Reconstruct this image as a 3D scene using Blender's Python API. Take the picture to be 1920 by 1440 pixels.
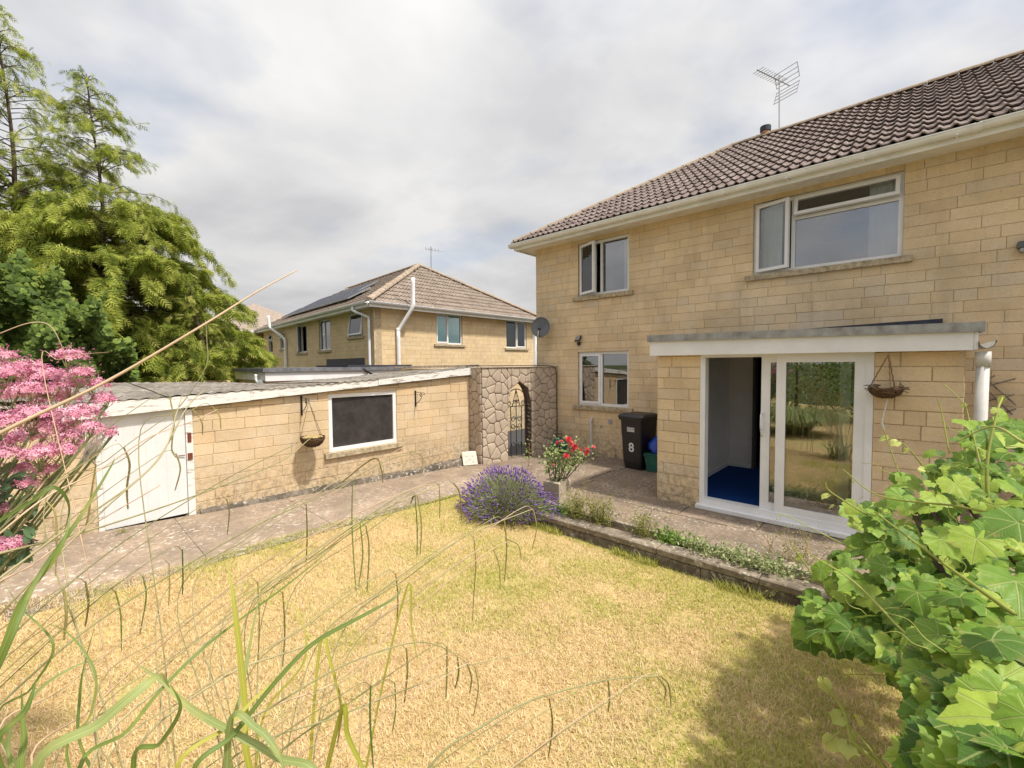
import bpy, math, random
import numpy as np
from mathutils import Vector, Matrix
random.seed(7); RNG = np.random.default_rng(7)
for o in list(bpy.data.objects): bpy.data.objects.remove(o)
SC = bpy.context.scene
COL = SC.collection
R = math.radians
# ---------------------------------------------------------------- camera
EYE = Vector((0.0, 0.0, 1.98))          # patio level is z = 0
FOC = 823.0                              # focal length in pixels of a 1920 x 1440 picture
def _rot(yaw, pitch, roll):
    cy, sy, cp, sp = math.cos(yaw), math.sin(yaw), math.cos(pitch), math.sin(pitch)
    F = Vector((sy*cp, cy*cp, -sp)); Rt = Vector((cy, -sy, 0)); U = Rt.cross(F)
    c, s = math.cos(roll), math.sin(roll)
    return c*Rt + s*U, -s*Rt + c*U, F
CR, CU, CF = _rot(-0.7425157, 0.0446458, -0.0089732)
cd = bpy.data.cameras.new('camera'); cam = bpy.data.objects.new('camera', cd); COL.objects.link(cam)
cam.matrix_world = Matrix(((CR.x, CU.x, -CF.x, EYE.x), (CR.y, CU.y, -CF.y, EYE.y), (CR.z, CU.z, -CF.z, EYE.z), (0, 0, 0, 1)))
cd.sensor_width = 36; cd.lens = FOC/1920*36; cd.clip_start = 0.03; cd.clip_end = 3000
SC.camera = cam
def ray(px, py): return CR*((px-960)/FOC) - CU*((py-720)/FOC) + CF
def at(px, py, d): return EYE + ray(px, py)*d                     # point seen at a pixel, d metres in front
def on_y(px, py, Y): r = ray(px, py); return EYE + r*((Y-EYE.y)/r.y)
def on_x(px, py, X): r = ray(px, py); return EYE + r*((X-EYE.x)/r.x)
def on_z(px, py, Z): r = ray(px, py); return EYE + r*((Z-EYE.z)/r.z)
# ---------------------------------------------------------------- world: broken cloud under a blue sky
SUN_EL, SUN_AZ = R(60), R(7)             # azimuth counted from +x towards +y
wd = bpy.data.worlds.new('World'); SC.world = wd; wd.use_nodes = True
nt = wd.node_tree; nt.nodes.clear()
def wn(t, **k):
    n = nt.nodes.new(t)
    for a, b in k.items(): setattr(n, a, b)
    return n
L = nt.links.new
tc = wn('ShaderNodeTexCoord'); sep = wn('ShaderNodeSeparateXYZ'); L(tc.outputs['Generated'], sep.inputs[0])
mz = wn('ShaderNodeMath', operation='ADD'); L(sep.outputs[2], mz.inputs[0]); mz.inputs[1].default_value = 0.22
mz2 = wn('ShaderNodeMath', operation='MAXIMUM'); L(mz.outputs[0], mz2.inputs[0]); mz2.inputs[1].default_value = 0.08
dx = wn('ShaderNodeMath', operation='DIVIDE'); L(sep.outputs[0], dx.inputs[0]); L(mz2.outputs[0], dx.inputs[1])
dy = wn('ShaderNodeMath', operation='DIVIDE'); L(sep.outputs[1], dy.inputs[0]); L(mz2.outputs[0], dy.inputs[1])
cb = wn('ShaderNodeCombineXYZ'); L(dx.outputs[0], cb.inputs[0]); L(dy.outputs[0], cb.inputs[1])
n1 = wn('ShaderNodeTexNoise'); n1.inputs['Scale'].default_value = 1.5; n1.inputs['Detail'].default_value = 9; n1.inputs['Roughness'].default_value = .52
n1.inputs['Distortion'].default_value = .25
L(cb.outputs[0], n1.inputs['Vector'])
n2 = wn('ShaderNodeTexNoise'); n2.inputs['Scale'].default_value = 1.25; n2.inputs['Detail'].default_value = 5; n2.inputs['Roughness'].default_value = .5
off = wn('ShaderNodeVectorMath', operation='ADD'); L(cb.outputs[0], off.inputs[0]); off.inputs[1].default_value = (3.7, 1.9, 0.4); L(off.outputs[0], n2.inputs['Vector'])
cr = wn('ShaderNodeValToRGB'); L(n1.outputs[0], cr.inputs[0])
cr.color_ramp.elements[0].position = .36; cr.color_ramp.elements[0].color = (.585, .585, .60, 1)
cr.color_ramp.elements[1].position = .62; cr.color_ramp.elements[1].color = (.80, .79, .78, 1)
cov = wn('ShaderNodeMapRange'); L(n2.outputs[0], cov.inputs[0])
cov.inputs['From Min'].default_value = .30; cov.inputs['From Max'].default_value = .46; cov.inputs['To Min'].default_value = .45; cov.inputs['To Max'].default_value = 1
sky = wn('ShaderNodeTexSky', sky_type='NISHITA'); sky.sun_disc = False; sky.sun_elevation = SUN_EL; sky.sun_rotation = R(90)-SUN_AZ
b1 = wn('ShaderNodeBackground'); L(sky.outputs[0], b1.inputs[0]); b1.inputs[1].default_value = .10
zc_ = wn('ShaderNodeMath', operation='MAXIMUM'); L(sep.outputs[2], zc_.inputs[0]); zc_.inputs[1].default_value = 0
zg = wn('ShaderNodeMath', operation='MULTIPLY_ADD'); L(zc_.outputs[0], zg.inputs[0]); zg.inputs[1].default_value = .36; zg.inputs[2].default_value = .58   # overcast sky: brighter overhead than at the horizon
b2 = wn('ShaderNodeBackground'); L(cr.outputs[0], b2.inputs[0])
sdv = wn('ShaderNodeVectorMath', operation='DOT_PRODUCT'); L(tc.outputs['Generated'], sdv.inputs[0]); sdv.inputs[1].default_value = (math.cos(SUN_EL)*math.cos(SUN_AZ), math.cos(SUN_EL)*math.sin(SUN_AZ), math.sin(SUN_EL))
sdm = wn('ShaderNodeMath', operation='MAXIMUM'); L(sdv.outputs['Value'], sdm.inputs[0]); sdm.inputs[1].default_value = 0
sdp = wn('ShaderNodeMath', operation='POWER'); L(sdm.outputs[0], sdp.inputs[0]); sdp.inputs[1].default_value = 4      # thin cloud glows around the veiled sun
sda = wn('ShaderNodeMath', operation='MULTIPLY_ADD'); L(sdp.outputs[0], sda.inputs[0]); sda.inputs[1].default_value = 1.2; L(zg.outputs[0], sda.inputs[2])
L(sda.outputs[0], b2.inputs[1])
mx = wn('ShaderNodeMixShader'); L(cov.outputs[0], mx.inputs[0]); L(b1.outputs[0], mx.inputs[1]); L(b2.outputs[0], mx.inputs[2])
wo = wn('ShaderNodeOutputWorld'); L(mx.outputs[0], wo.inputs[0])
# ---------------------------------------------------------------- sun
sd = bpy.data.lights.new('sun', 'SUN'); sd.energy = 3.2; sd.angle = R(3.2); sd.color = (1, .95, .86)
sun = bpy.data.objects.new('sun', sd); COL.objects.link(sun); sun.location = (20, 3, 30)
sv = Vector((math.cos(SUN_EL)*math.cos(SUN_AZ), math.cos(SUN_EL)*math.sin(SUN_AZ), math.sin(SUN_EL)))
sun.rotation_euler = (-sv).to_track_quat('-Z', 'Y').to_euler()
vs = SC.view_settings; vs.view_transform = 'Standard'; vs.look = 'None'; vs.exposure = 0.62; vs.gamma = 1
SC.render.engine = 'CYCLES'
SC.cycles.max_bounces = 8; SC.cycles.transparent_max_bounces = 16; SC.cycles.caustics_reflective = False; SC.cycles.caustics_refractive = False
# ---------------------------------------------------------------- materials
class NT:
    def __init__(s, name):
        s.m = bpy.data.materials.new(name); s.m.use_nodes = True; s.t = s.m.node_tree; s.t.nodes.clear()
        s.out = s.n('ShaderNodeOutputMaterial'); s.geo = s.n('ShaderNodeNewGeometry'); s.pos = s.geo.outputs['Position']
    def n(s, t, **k):
        n = s.t.nodes.new(t)
        for a, b in k.items(): setattr(n, a, b)
        return n
    def _in(s, sock, v):
        if hasattr(v, 'is_output'): s.t.links.new(v, sock)
        elif isinstance(v, tuple) and len(v) == 3 and sock.type == 'RGBA': sock.default_value = (*v, 1)
        else: sock.default_value = v
    def noise(s, scale, detail=3, rough=.55, vec=None, dist=0):
        n = s.n('ShaderNodeTexNoise'); n.inputs['Scale'].default_value = scale; n.inputs['Detail'].default_value = detail
        n.inputs['Roughness'].default_value = rough; n.inputs['Distortion'].default_value = dist
        s._in(n.inputs['Vector'], vec if vec is not None else s.pos); return n.outputs[0]
    def sc(s, v, k):
        n = s.n('ShaderNodeVectorMath', operation='MULTIPLY'); s._in(n.inputs[0], v); n.inputs[1].default_value = k; return n.outputs[0]
    def mr(s, v, a, b, c=0., d=1.):
        n = s.n('ShaderNodeMapRange'); s._in(n.inputs[0], v)
        for i, q in zip((1, 2, 3, 4), (a, b, c, d)): n.inputs[i].default_value = q
        return n.outputs[0]
    def ma(s, op, a, b=0.):
        n = s.n('ShaderNodeMath', operation=op); s._in(n.inputs[0], a); s._in(n.inputs[1], b); return n.outputs[0]
    def mix(s, f, a, b, mode='MIX'):
        n = s.n('ShaderNodeMix', data_type='RGBA', blend_type=mode); s._in(n.inputs[0], f); s._in(n.inputs[6], a); s._in(n.inputs[7], b); return n.outputs[2]
    def ramp(s, f, stops, interp='LINEAR'):
        n = s.n('ShaderNodeValToRGB'); e = n.color_ramp.elements; n.color_ramp.interpolation = interp
        while len(e) < len(stops): e.new(.5)
        for q, (p, c) in zip(e, stops): q.position = p; q.color = (*c, 1)
        s._in(n.inputs[0], f); return n.outputs[0]
    def rnd(s):
        a = s.n('ShaderNodeAttribute', attribute_name='rnd').outputs['Fac']; o = s.n('ShaderNodeObjectInfo').outputs['Random']
        return s.ma('FRACT', s.ma('ADD', a, o))
    def sepz(s):
        n = s.n('ShaderNodeSeparateXYZ'); s._in(n.inputs[0], s.pos); return n.outputs
    def bump(s, h, st=.4, d=.01):
        n = s.n('ShaderNodeBump'); n.inputs['Strength'].default_value = st; n.inputs['Distance'].default_value = d; s._in(n.inputs['Height'], h); return n.outputs[0]
    def pbr(s, col, rough=.8, bump=None, spec=.3, metal=0., trans=0., end=True):
        n = s.n('ShaderNodeBsdfPrincipled'); s._in(n.inputs['Base Color'], col); s._in(n.inputs['Roughness'], rough)
        n.inputs['Specular IOR Level'].default_value = spec; n.inputs['Metallic'].default_value = metal
        if bump is not None: s.t.links.new(bump, n.inputs['Normal'])
        o = n.outputs[0]
        if trans:
            t = s.n('ShaderNodeBsdfTranslucent'); s._in(t.inputs[0], col)
            m = s.n('ShaderNodeMixShader'); m.inputs[0].default_value = trans; s.t.links.new(o, m.inputs[1]); s.t.links.new(t.outputs[0], m.inputs[2]); o = m.outputs[0]
        if end: s.t.links.new(o, s.out.inputs[0])
        return o
MAT = {}
def block_mat(name, tones, stain=(.30, .235, .15), stain_amt=.42, speck=1.0, seedoff=0):
    k = NT(name); r = k.rnd()
    c = k.ramp(r, [(0, tones[0]), (.35, tones[1]), (.7, tones[2]), (1, tones[3])])
    c = k.mix(k.mr(k.noise(38, 4, .65), .3, .75, 0, .28), c, (tones[1][0]*.55, tones[1][1]*.52, tones[1][2]*.5))
    st = k.mr(k.noise(1.3, 5, .6, dist=.4), .42, .72, 0, stain_amt)
    c = k.mix(st, c, stain)
    runs = k.mr(k.noise(1, 4, .6, vec=k.sc(k.pos, (5.5, 5.5, .7))), .52, .75, 0, stain_amt*.6)
    c = k.mix(runs, c, stain)
    c = k.mix(k.ma('MULTIPLY', k.mr(k.noise(1.9, 5, .65, vec=k.sc(k.pos, (1.07, .96, 1.3))), .50, .68, 0, .55), k.mr(k.noise(30, 3, .6), .35, .6)), c, (.66, .59, .48))   # pale lichen bloom
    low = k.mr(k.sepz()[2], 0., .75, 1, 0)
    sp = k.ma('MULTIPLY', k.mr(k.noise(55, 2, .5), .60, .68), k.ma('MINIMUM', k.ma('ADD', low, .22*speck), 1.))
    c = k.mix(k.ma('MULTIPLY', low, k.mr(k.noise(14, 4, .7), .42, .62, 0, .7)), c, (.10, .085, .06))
    c = k.mix(k.ma('MULTIPLY', sp, .8), c, (.66, .60, .47))
    dk = k.mr(k.noise(70, 2, .5, vec=k.sc(k.pos, (1.01, 1.03, .97))), .66, .74, 0, .55)
    c = k.mix(dk, c, (.13, .10, .06))
    b = k.ma('ADD', k.noise(26, 5, .7), k.ma('MULTIPLY', k.noise(110, 2, .6), .5))
    k.pbr(c, .95, k.bump(b, .55, .012), spec=.12); MAT[name] = k.m
T_ = [(.68, .51, .31), (.83, .64, .405), (.76, .575, .345), (.71, .57, .40)]
block_mat('house_stone', T_)
block_mat('garage_stone', [(.66, .49, .30), (.71, .54, .34), (.62, .47, .30), (.68, .49, .29)], stain_amt=.34)
block_mat('neighbour_stone', [(.72, .54, .32), (.76, .58, .35), (.73, .55, .33), (.68, .51, .30)], stain_amt=.22, speck=.3)
def simple(name, col, rough=.7, var=.2, scale=12, bump=0., bs=60, spec=.3, metal=0., trans=0., dark=None, vec=None):
    k = NT(name); d = dark or tuple(x*(1-var*2) for x in col)
    c = k.mix(k.mr(k.noise(scale, 5, .6, vec=k.sc(k.pos, vec) if vec else None), .35, .7), col, d) if var else col
    bp = k.bump(k.noise(bs, 4, .65), bump, .006) if bump else None
    k.pbr(c, rough, bp, spec, metal, trans); MAT[name] = k.m; return k.m
simple('mortar', (.54, .42, .27), .95, .2, 20, .4, spec=.1)
simple('upvc', (.80, .79, .79), .35, .06, 3, spec=.45)
simple('upvc_old', (.87, .86, .82), .5, .08, 4, spec=.35)
simple('render_soffit', (.84, .79, .68), .8, .1, 5)
simple('sill_stone', (.52, .42, .28), .9, .25, 18, .5, spec=.15, dark=(.22, .18, .12))
simple('lead', (.20, .20, .22), .55, .25, 8, .3, spec=.4)
simple('lead_dark', (.055, .058, .075), .6, .2, 8, .3)
simple('zinc_edge', (.36, .36, .35), .6, .22, 9, .25, dark=(.20, .19, .18))
simple('black_iron', (.018, .017, .018), .45, .3, 30, .2, spec=.5)
simple('black_plastic', (.018, .016, .02), .42, .2, 6, .1, spec=.4)
simple('grey_plastic', (.12, .125, .13), .4, .15, 6, spec=.4)
simple('pipe_plastic', (.60, .58, .54), .5, .12, 6, spec=.35)
simple('white_paint', (.70, .69, .68), .6, .05, 6, .15, spec=.25)
simple('green_plastic', (.03, .14, .11), .5, .2, 6)
simple('blue_bag', (.03, .09, .50), .4, .2, 9, spec=.5)
simple('wicker', (.16, .10, .055), .85, .35, 60, .6, spec=.15)
simple('dry_moss', (.50, .38, .18), 1, .3, 40, .8, spec=.05)
simple('rope', (.26, .16, .08), .9, .2, 50)
simple('white_rope', (.72, .70, .66), .9, .1, 50)
simple('plaster', (.80, .75, .73), .9, .05, 3, spec=.1)
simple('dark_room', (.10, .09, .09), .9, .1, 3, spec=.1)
simple('carpet', (.014, .06, .25), 1, .25, 90, .5, bs=400, spec=.05)
simple('curtain', (.92, .93, .90), .9, .04, 5, trans=.35)
simple('teal_blind', (.05, .74, .72), .8, .05, 5)
simple('asphalt', (.06, .06, .062), .9, .2, 40, .3)
simple('soil', (.085, .06, .04), 1, .3, 20, .8, spec=.05)
simple('far_ground', (.10, .12, .05), 1, .3, 3, spec=.05)
simple('terracotta', (.36, .17, .10), .85, .2, 9, .3)
simple('bark', (.16, .12, .09), .95, .3, 20, .8, spec=.1, vec=(3, 3, .6))
simple('timber_grey', (.32, .27, .22), .9, .35, 20, .4, spec=.1)
simple('rust', (.22, .06, .03), .9, .3, 60, .5)
simple('aluminium', (.42, .42, .43), .4, .1, 9, metal=.7)
simple('solar_glass', (.012, .014, .03), .4, 0, spec=.2)
simple('white_cable', (.7, .66, .58), .6, .05, 9)
simple('lichen_stone', (.30, .25, .19), .95, .35, 16, .8, spec=.1, dark=(.07, .06, .05))
def lichen(name, base, dark, pale, amt, scale=30, bs=35):
    k = NT(name)
    c = k.mix(k.mr(k.noise(2.2, 5, .6, dist=.3), .35, .65), base, dark)
    c = k.mix(k.mr(k.noise(11, 5, .75), .42, .60, 0, .75), c, dark)
    rn = k.rnd(); c = k.mix(k.mr(rn, 0, 1, 0, .55), c, tuple(x*.58 for x in base))
    big = k.mr(k.noise(1.6, 4, .6, vec=k.sc(k.pos, (1.05, .97, 1.1))), .40, .62)
    c = k.mix(k.ma('MULTIPLY', k.mr(k.noise(scale, 4, .65), .54, .64, 0, amt*.8), k.ma('ADD', k.ma('MULTIPLY', big, .85), .15)), c, pale)
    c = k.mix(k.mr(k.noise(scale*2.1, 2, .5), .66, .72, 0, .5), c, tuple(x*.35 for x in dark))
    k.pbr(c, .95, k.bump(k.noise(bs, 5, .7), .5, .012), spec=.12); MAT[name] = k.m
lichen('patio_slab', (.36, .27, .195), (.165, .128, .096), (.62, .57, .48), .95, 26)
lichen('path_concrete', (.44, .33, .235), (.21, .162, .122), (.62, .57, .49), .95, 20)
lichen('old_concrete', (.38, .31, .23), (.12, .095, .07), (.68, .62, .52), .95, 19)
lichen('plinth_stone', (.27, .22, .17), (.06, .05, .04), (.66, .61, .52), .9, 18)
lichen('garage_roof', (.36, .32, .27), (.10, .085, .07), (.60, .56, .48), .95, 11)
lichen('planter_stone', (.58, .48, .36), (.36, .29, .22), (.62, .57, .48), .7, 24)
lichen('painted_tile', (.74, .70, .62), (.58, .52, .42), (.34, .28, .17), .9, 14)
lichen('rubble', (.60, .49, .375), (.45, .36, .28), (.70, .61, .49), .35, 22)
simple('rubble_joint', (.20, .15, .115), .95, .3, 30, .5)
def tile_mat(name, a, b, dk, moss):
    k = NT(name); r = k.rnd(); c = k.ramp(r, [(0, a), (.6, b), (1, tuple(x*.82 for x in a))])
    c = k.mix(k.mr(k.noise(9, 5, .7), .42, .66, 0, .7), c, dk)
    c = k.mix(k.mr(k.noise(22, 3, .6), .58, .68, 0, .6), c, moss)
    nz = k.n('ShaderNodeSeparateXYZ'); k._in(nz.inputs[0], k.geo.outputs['True Normal'])
    k.pbr(c, .92, k.bump(k.noise(60, 4, .7), .5, .006), spec=.12); MAT[name] = k.m
tile_mat('roof_tile', (.185, .145, .13), (.245, .195, .175), (.075, .052, .055), (.58, .50, .41))
tile_mat('roof_tile_pale', (.29, .23, .185), (.34, .275, .225), (.15, .115, .095), (.42, .36, .29))
tile_mat('ridge_tile', (.34, .27, .205), (.39, .315, .245), (.22, .15, .10), (.50, .40, .22))
def peel(name):
    k = NT(name); f = k.mr(k.noise(10, 6, .7, vec=k.sc(k.pos, (1, .35, 2.2))), .55, .62)
    c = k.mix(f, (.70, .68, .65), (.34, .28, .23)); k.pbr(c, .75, k.bump(f, -.4, .003), spec=.2); MAT[name] = k.m
peel('peeling_paint')
def glass(name, tint=(.92, .95, .94), f0=.16, rough=0.0):
    k = NT(name); t = k.n('ShaderNodeBsdfTransparent'); t.inputs[0].default_value = (*tint, 1)
    g = k.n('ShaderNodeBsdfGlossy'); g.inputs['Roughness'].default_value = rough; g.inputs[0].default_value = (.95, .95, .97, 1)
    fr = k.n('ShaderNodeFresnel'); fr.inputs[0].default_value = 1.5
    f = k.mr(fr.outputs[0], .04, 1, f0, 1); m = k.n('ShaderNodeMixShader'); k.t.links.new(f, m.inputs[0]); k.t.links.new(t.outputs[0], m.inputs[1]); k.t.links.new(g.outputs[0], m.inputs[2])
    k.t.links.new(m.outputs[0], k.out.inputs[0]); MAT[name] = k.m
glass('glass', f0=.09); glass('door_glass', (.80, .82, .80), .19); glass('sky_glass', (.85, .87, .88), .20)
k = NT('dirty_glass'); c = k.mix(k.mr(k.noise(5, 6, .7), .35, .7), (.030, .026, .026), (.062, .055, .052)); c = k.mix(k.mr(k.noise(60, 2, .5), .70, .76, 0, .6), c, (.22, .21, .19))
k.pbr(c, .5, None, spec=.25); MAT['dirty_glass'] = k.m
def leafmat(name, stops, trans=.3, rough=.5, spec=.3, vary=.3):
    k = NT(name); c = k.ramp(k.rnd(), stops)
    c = k.mix(k.mr(k.noise(14, 3, .6), .35, .7, 0, vary), c, tuple(x*.5 for x in stops[0][1]))
    k.pbr(c, rough, None, spec, 0, trans); MAT[name] = k.m
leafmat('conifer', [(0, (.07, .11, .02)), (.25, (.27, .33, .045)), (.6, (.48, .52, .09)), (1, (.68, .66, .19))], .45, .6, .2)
leafmat('conifer_dark', [(0, (.03, .05, .02)), (.6, (.06, .085, .03)), (1, (.10, .13, .04))], .25, .6, .2)
leafmat('ivy', [(0, (.05, .085, .016)), (.6, (.11, .165, .028)), (1, (.22, .29, .055))], .25, .6, .15)
leafmat('straw', [(0, (.54, .37, .19)), (.3, (.76, .60, .34)), (.7, (.86, .72, .44)), (1, (.72, .51, .30))], .3, .8, .1, .15)
leafmat('green_grass', [(0, (.34, .37, .07)), (.5, (.50, .50, .12)), (1, (.66, .60, .20))], .3, .7, .15, .15)
leafmat('grey_leaf', [(0, (.24, .27, .14)), (.5, (.40, .43, .24)), (1, (.54, .55, .33))], .3, .7, .15)
leafmat('lavender_flower', [(0, (.15, .07, .30)), (.5, (.26, .14, .48)), (1, (.38, .24, .58))], .2, .8, .1)
leafmat('rose_leaf', [(0, (.15, .21, .06)), (.5, (.30, .37, .12)), (1, (.45, .48, .20))], .3, .5, .3)
leafmat('rose_petal', [(0, (.66, .04, .07)), (.5, (.80, .12, .14)), (1, (.84, .26, .26))], .3, .5, .2)
leafmat('weed', [(0, (.16, .18, .045)), (.5, (.30, .30, .09)), (1, (.42, .38, .15))], .3, .7, .15)
leafmat('weed_green', [(0, (.10, .20, .03)), (.5, (.20, .32, .06)), (1, (.32, .42, .10))], .35, .5, .25)
leafmat('variegated', [(0, (.14, .20, .06)), (.5, (.34, .38, .16)), (1, (.60, .58, .33))], .3, .5, .25)
leafmat('dry_stem', [(0, (.36, .24, .12)), (.5, (.48, .34, .18)), (1, (.56, .42, .25))], .1, .7, .2)
leafmat('pink_flower', [(0, (.70, .25, .39)), (.5, (.86, .45, .56)), (1, (.91, .65, .72))], .3, .7, .15)
leafmat('pink_bud', [(0, (.48, .12, .25)), (1, (.66, .28, .40))], .1, .7, .15)
leafmat('valerian_stem', [(0, (.20, .25, .10)), (1, (.36, .36, .19))], .1, .7, .15)
leafmat('valerian_leaf', [(0, (.06, .12, .05)), (1, (.13, .20, .09))], .25, .5, .3)
leafmat('sedge_green', [(0, (.10, .16, .045)), (.5, (.19, .26, .06)), (1, (.30, .34, .08))], .35, .45, .35)
leafmat('sedge_pale', [(0, (.26, .32, .11)), (1, (.38, .42, .16))], .3, .45, .35)
leafmat('sedge_yellow', [(0, (.34, .34, .04)), (1, (.46, .42, .06))], .4, .45, .3)
leafmat('sedge_stem', [(0, (.24, .24, .10)), (.5, (.36, .33, .16)), (1, (.50, .42, .24))], .1, .55, .3)
leafmat('sedge_spike', [(0, (.17, .14, .045)), (.6, (.27, .23, .08)), (1, (.36, .31, .12))], .05, .9, .1)
def bladmat(name, stops):
    k = NT(name); c = k.ramp(k.rnd(), stops); uv = k.n('ShaderNodeUVMap'); s_ = k.n('ShaderNodeSeparateXYZ'); k._in(s_.inputs[0], uv.outputs[0])
    fib = k.noise(1, 3, .6, vec=k.sc(uv.outputs[0], (26., .9, 1.)))
    c = k.mix(k.mr(fib, .38, .62, 0, .55), c, tuple(x*.55 for x in stops[0][1]))
    c = k.mix(k.mr(k.ma('ABSOLUTE', k.ma('SUBTRACT', s_.outputs[0], .5)), .0, .07, .45, 0), c, tuple(min(1, x*1.5) for x in stops[1][1]))
    c = k.mix(k.mr(k.noise(9, 3, .6), .52, .7, 0, .5), c, (.46, .40, .12))
    k.pbr(c, .45, k.bump(fib, .35, .002), .35, 0, .35); MAT[name] = k.m
bladmat('blade_green', [(0, (.13, .20, .045)), (1, (.26, .33, .07))]); bladmat('blade_pale', [(0, (.27, .34, .11)), (1, (.40, .45, .17))]); bladmat('blade_yellow', [(0, (.36, .37, .05)), (1, (.50, .47, .08))])
leafmat('straw_stem', [(0, (.52, .36, .22)), (1, (.62, .47, .32))], .05, .6, .25)
leafmat('vine_tendril', [(0, (.34, .38, .08)), (1, (.48, .50, .14))], .25, .5, .3)
def vineleaf(name, stops):
    k = NT(name); r = k.rnd(); c = k.ramp(r, stops)
    uv = k.n('ShaderNodeUVMap'); s_ = k.n('ShaderNodeSeparateXYZ'); k._in(s_.inputs[0], uv.outputs[0])
    u, v = s_.outputs[0], s_.outputs[1]
    au = k.ma('ABSOLUTE', u); ang = k.ma('ARCTAN2', au, v); rad = k.ma('SQRT', k.ma('ADD', k.ma('MULTIPLY', u, u), k.ma('MULTIPLY', v, v)))
    dmin = k.ma('MINIMUM', k.ma('ABSOLUTE', ang), k.ma('MINIMUM', k.ma('ABSOLUTE', k.ma('SUBTRACT', ang, .82)), k.ma('ABSOLUTE', k.ma('SUBTRACT', ang, 1.75))))
    vein = k.mr(k.ma('MULTIPLY', dmin, rad), .008, .024, 1, 0)
    side = k.n('ShaderNodeTexWave'); side.inputs['Scale'].default_value = 2.2; side.inputs['Distortion'].default_value = 1.2; side.inputs['Detail'].default_value = 1
    cv = k.n('ShaderNodeCombineXYZ'); k._in(cv.inputs[0], k.ma('ADD', k.ma('MULTIPLY', rad, 1.4), k.ma('MULTIPLY', dmin, -1.0))); k._in(side.inputs['Vector'], cv.outputs[0])
    sv_ = k.mr(side.outputs['Fac'], .86, .98, 0, .22)
    vv = k.ma('MAXIMUM', vein, sv_)
    c = k.mix(k.mr(k.noise(22, 4, .6), .35, .7, 0, .28), c, tuple(x*.55 for x in stops[1][1]))
    c = k.mix(k.mr(k.noise(7, 4, .7, vec=k.sc(k.pos, (1.1, .93, 1.07))), .60, .72, 0, .55), c, (.46, .44, .10))
    c = k.mix(k.ma('MULTIPLY', k.mr(rad, .40, .62), k.mr(k.noise(28, 3, .6), .56, .66, 0, .6)), c, (.34, .25, .09))
    c2 = k.mix(k.ma('MULTIPLY', vv, .55), c, (.40, .44, .16))
    b = k.bump(k.ma('SUBTRACT', k.noise(30, 3, .6), k.ma('MULTIPLY', vv, .8)), .5, .006)
    k.pbr(c2, .46, b, .28, 0, .30); MAT[name] = k.m
vineleaf('vine_leaf', [(0, (.055, .13, .018)), (.35, (.13, .25, .028)), (.75, (.25, .39, .042)), (1, (.44, .53, .08))])
# ---------------------------------------------------------------- mesh helpers
def frame(x, y, ang, z=0): return Matrix.Translation((x, y, z)) @ Matrix.Rotation(R(ang), 4, 'Z')   # local x = right along the wall, y = into the wall
def link(name, me, mat, parent=None, smooth=False):
    if mat and not me.materials: me.materials.append(MAT[mat])
    if smooth:
        me.polygons.foreach_set('use_smooth', [True]*len(me.polygons))
    o = bpy.data.objects.new(name, me); COL.objects.link(o)
    if parent is not None: put(o, parent)
    return o
def put(o, parent):
    o.parent = parent
    if parent.type == 'EMPTY': o.matrix_parent_inverse = Matrix.Translation(-parent.location)
def tag(o, label=None, cat=None, group=None, kind=None):
    if label: o['label'] = label
    if cat: o['category'] = cat
    if group: o['group'] = group
    if kind: o['kind'] = kind
    return o
def thing(name, label, cat, loc, group=None):
    o = bpy.data.objects.new(name, None); o.empty_display_size = .1; COL.objects.link(o); o.location = loc
    return tag(o, label, cat, group)
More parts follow.
